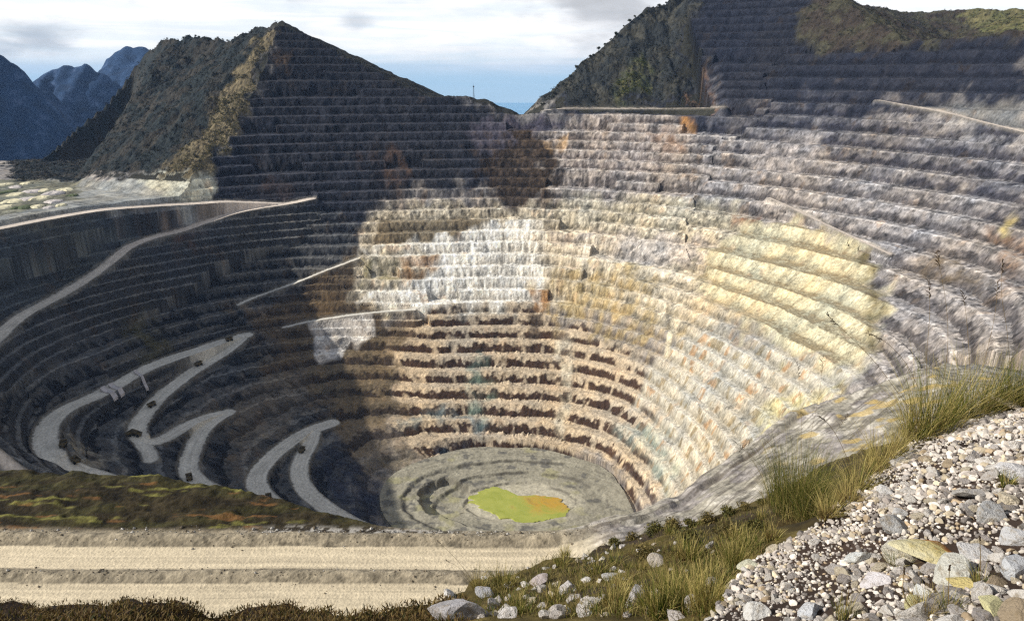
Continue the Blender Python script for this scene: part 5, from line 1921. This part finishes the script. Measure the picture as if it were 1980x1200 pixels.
def sheet(name, label, cat, quad, mat, nu=8, nv=14, lift=0.7, group=None):
    """thick sheet lying on the slope between four photo points"""
    (a, b, c, d) = [np.array(q, float) for q in quad]
    P = []
    for j in range(nv + 1):
        for i in range(nu + 1):
            u, v = i / nu, j / nv
            P.append((a * (1 - u) + b * u) * (1 - v) + (d * (1 - u) + c * u) * v)
    P = np.array(P)
    Q = march(P[:, 0], P[:, 1], base, 330, 2600, 900)
    z = np.maximum(terrain(Q[:, 0], Q[:, 1])['z'], Q[:, 2] + 1.0).reshape(nv + 1, nu + 1).max(1)
    for _ in range(2):
        zp = np.concatenate([z[:1], z, z[-1:]])
        z = np.maximum(z, (zp[:-2] + zp[1:-1] + zp[2:]) / 3)
    z = np.repeat(z, nu + 1) + lift
    top = np.stack([Q[:, 0], Q[:, 1], z], 1)
    bot = top - np.array([0, 0, lift + 3.0])
    n = len(top)
    m = MB()
    W = nu + 1
    f = []
    for j in range(nv):
        for i in range(nu):
            q = (j * W + i, j * W + i + 1, (j + 1) * W + i + 1, (j + 1) * W + i)
            f.append(q[::-1])
            f.append(tuple(k + n for k in q))
    rim = [i for i in range(W)] + [j * W + nu for j in range(1, nv + 1)] + [nv * W + i for i in range(nu - 1, -1, -1)] + [j * W for j in range(nv - 1, 0, -1)]
    for i, k in enumerate(rim):
        l = rim[(i + 1) % len(rim)]
        f.append((k, l, l + n, k + n))
    m.add(np.vstack([top, bot]), f)
    o = m.build(name, mat)
    tag(o, label, cat, group)
    return o


M_LINER = flat_material("pale_slope_liner", (196, 190, 188), 0.6, 0.25, 0.15)
sheet("slope_liner", "left one of the two pale liner strips on the dark slope under the road", "slope liner", [(193, 752), (203, 747), (230, 777), (222, 784)], M_LINER, 3, 10)
sheet("slope_liner", "right one of the two pale liner strips on the dark slope under the road", "slope liner", [(209, 745), (218, 741), (243, 770), (236, 778)], M_LINER, 3, 10)
sheet("drain_chute", "thin pale drain chute running down the dark slope from the road", "chute", [(258, 718), (264, 716), (288, 754), (283, 756)], M_LINER, 2, 10)


def build_stockpiles():
    mats = [flat_material("sulphur_stockpile", (224, 214, 178), 0.95, 0.3, 0.2), flat_material("grey_stockpile", (206, 196, 188), 0.95, 0.3, 0.2), flat_material("green_grey_stockpile", (92, 100, 70), 0.95, 0.3, 0.2)]
    spots = [(8, 358, 34, 5), (30, 362, 28, 5), (52, 356, 22, 4), (12, 372, 40, 5), (34, 376, 30, 5), (62, 371, 34, 6), (84, 368, 26, 4), (104, 374, 34, 5), (126, 368, 30, 5),
             (140, 378, 22, 4), (24, 390, 38, 5), (54, 386, 34, 5), (80, 384, 32, 5), (104, 390, 28, 4), (8, 402, 36, 5), (40, 402, 34, 4), (70, 400, 30, 4), (92, 402, 20, 4), (118, 398, 18, 4)]
    for i, (px, py, w, h) in enumerate(spots):
        P = march([px], [py], base, 330, 2600, 900)[0]
        wd = w * (P[1] * CT - P[2] * ST) / F_PX
        r = np.random.default_rng(300 + i)
        m = MB()
        n = 18
        prof = [(1.0, -1.5), (0.98, 0.0), (0.86, 0.45), (0.66, 0.85), (0.45, 1.0), (0.0, 1.04)]
        rad = 0.5 * wd * (1 + 0.32 * r.normal(size=n))
        rad = (rad + np.roll(rad, 1) + np.roll(rad, -1)) / 3
        hh = h * 0.6 * r.uniform(0.7, 1.2)
        vs, fs = [], []
        for a, b in prof[:-1]:
            for j in range(n):
                q = 2 * math.pi * j / n
                vs.append((rad[j] * a * math.cos(q), rad[j] * a * 1.5 * math.sin(q), hh * b * (1 + 0.08 * r.normal())))
        vs.append((0, 0, hh))
        for k in range(len(prof) - 2):
            for j in range(n):
                fs.append((k * n + j, k * n + (j + 1) % n, (k + 1) * n + (j + 1) % n, (k + 1) * n + j))
        for j in range(n):
            fs.append(((len(prof) - 2) * n + j, (len(prof) - 2) * n + (j + 1) % n, len(vs) - 1))
        m.add(vs, fs)
        o = m.build("stockpile", mats[[0, 1, 0, 2, 0, 1][i % 6]])
        o.location = P
        tone = ["pale yellow", "pale grey", "pale yellow", "greenish grey", "pale yellow", "pale grey"][i % 6]
        row = "in the far row" if py < 366 else ("in the middle rows" if py < 392 else "in the near row")
        tag(o, "%s flat topped stockpile on the left plateau, %s" % (tone, row), "stockpile", "%s stockpiles %s" % (tone, row))


build_stockpiles()


# ------------------------------------------------------------------ trees on the crests, scrub on the unmined slopes
def build_trees():
    protos = []
    for i in range(5):
        co, f, c = leaf_cloud(400 + i, 420, 3.6, 0.55, [[(52, 58, 36), (66, 70, 40), (44, 50, 34)], [(60, 62, 44), (74, 72, 44), (48, 50, 38)]][i % 2], 0.85)
        co = co + np.array([0, 0, 3.2])
        tb = MB()
        tb.tube([(0, 0, -2), (0.1, 0, 2), (0.2, 0.1, 5)], [0.35, 0.28, 0.1], 6)
        tb.tube([(0.1, 0, 2.5), (1.4, 0.5, 4.6)], [0.18, 0.06], 5)
        tb.tube([(0.1, 0, 3.0), (-1.2, -0.6, 4.8)], [0.18, 0.06], 5)
        protos.append((mesh_np("crown", co, f, c), tb.mesh("trunk")))
    M_BARK = plain_stem_material("tree_bark", (66, 56, 46))
    r = np.random.default_rng(77)
    for crest, name, cnt, lo in ((CREST_RIGHT, "right mountain", 46, 0.0), (CREST_LEFT[3:9], "left mountain", 26, 0.0)):
        L = np.concatenate([[0], np.cumsum(np.linalg.norm(np.diff(crest, axis=0), axis=1))])
        for i in range(cnt):
            s = L[-1] * (i + r.uniform(0.1, 0.9)) / cnt
            k = min(np.searchsorted(L, s) - 1, len(crest) - 2)
            k = max(k, 0)
            t = (s - L[k]) / (L[k + 1] - L[k])
            p = crest[k] * (1 - t) + crest[k + 1] * t
            x, y = p[0] + r.normal(0, 5), p[1] + r.normal(0, 5)
            z = natural(np.array([x]), np.array([y]))[0]
            sc = r.uniform(0.6, 1.5) * (0.75 if name == "left mountain" else 1)
            o = empty("tree", (x, y, z - 0.5), (0, 0, r.uniform(0, 6.28)), sc)
            pr = protos[i % 5]
            link("crown", pr[0], MAT_BLADE, o)
            link("trunk", pr[1], M_BARK, o)
            tag(o, "small dark tree on the crest of the %s" % name, "tree", "crest trees of the %s" % name)


build_trees()


def build_scrub():
    r = np.random.default_rng(88)
    cs, fs, cl, off = [], [], [], 0
    for (pt, kk), cnt in zip(VEG_PATCHES, (4200, 700, 2200, 300, 1600, 300)):
        lo, hi = np.maximum(pt.P.min(0), [-1100, 1000]), np.minimum(pt.P.max(0), [1250, 1950])
        x, y = r.uniform(lo[0], hi[0], cnt * 5), r.uniform(lo[1], hi[1], cnt * 5)
        wx, wy = fbm(x / 24, y / 24, 3, 201), fbm(x / 24, y / 24, 3, 205)
        m = (pt.mask(x, y, wx, wy) > 0.6) & (fbm(x / 30, y / 30, 3, 801) > -0.15)
        x, y = x[m][:cnt], y[m][:cnt]
        z = np.minimum(cone(x, y), natural(x, y)) + 4.5 * fbm(x / 18, y / 18, 4, 401) + 2.0 * np.abs(fbm(x / 6, y / 6, 2, 405))
        n = len(x)
        k = 16
        s = r.uniform(0.7, 2.4, n)
        d = r.normal(size=(n, k, 3)) * np.array([1.0, 1.0, 0.6])
        c = np.stack([x, y, z + 0.5], 1)[:, None, :] + d * s[:, None, None] * 0.8
        a = r.normal(size=(n, k, 3)); a /= np.linalg.norm(a, axis=2, keepdims=True)
        b = np.cross(a, r.normal(size=(n, k, 3))); b /= np.linalg.norm(b, axis=2, keepdims=True)
        q = 0.55 * s[:, None, None] * r.uniform(0.6, 1.3, (n, k, 1))
        co = np.stack([c - a * q, c + b * q * 0.6, c + a * q, c - b * q * 0.6], 2).reshape(-1, 3)
        f = np.arange(len(co)).reshape(-1, 4) + off
        off += len(co)
        bc = pt.face * (1 - 0.5) + pt.ledge * 0.5
        col = bc[None, :] * r.uniform(0.45, 1.35, (n, 1)) * np.array([0.92, 1.02, 0.8])
        cs.append(co); fs.append(f); cl.append(np.repeat(col, 4 * k, 0))
    tag(link("undergrowth", mesh_np("undergrowth", np.vstack(cs), np.vstack(fs), np.clip(np.vstack(cl), 0.005, 0.4)), MAT_BLADE), kind='stuff')


build_scrub()
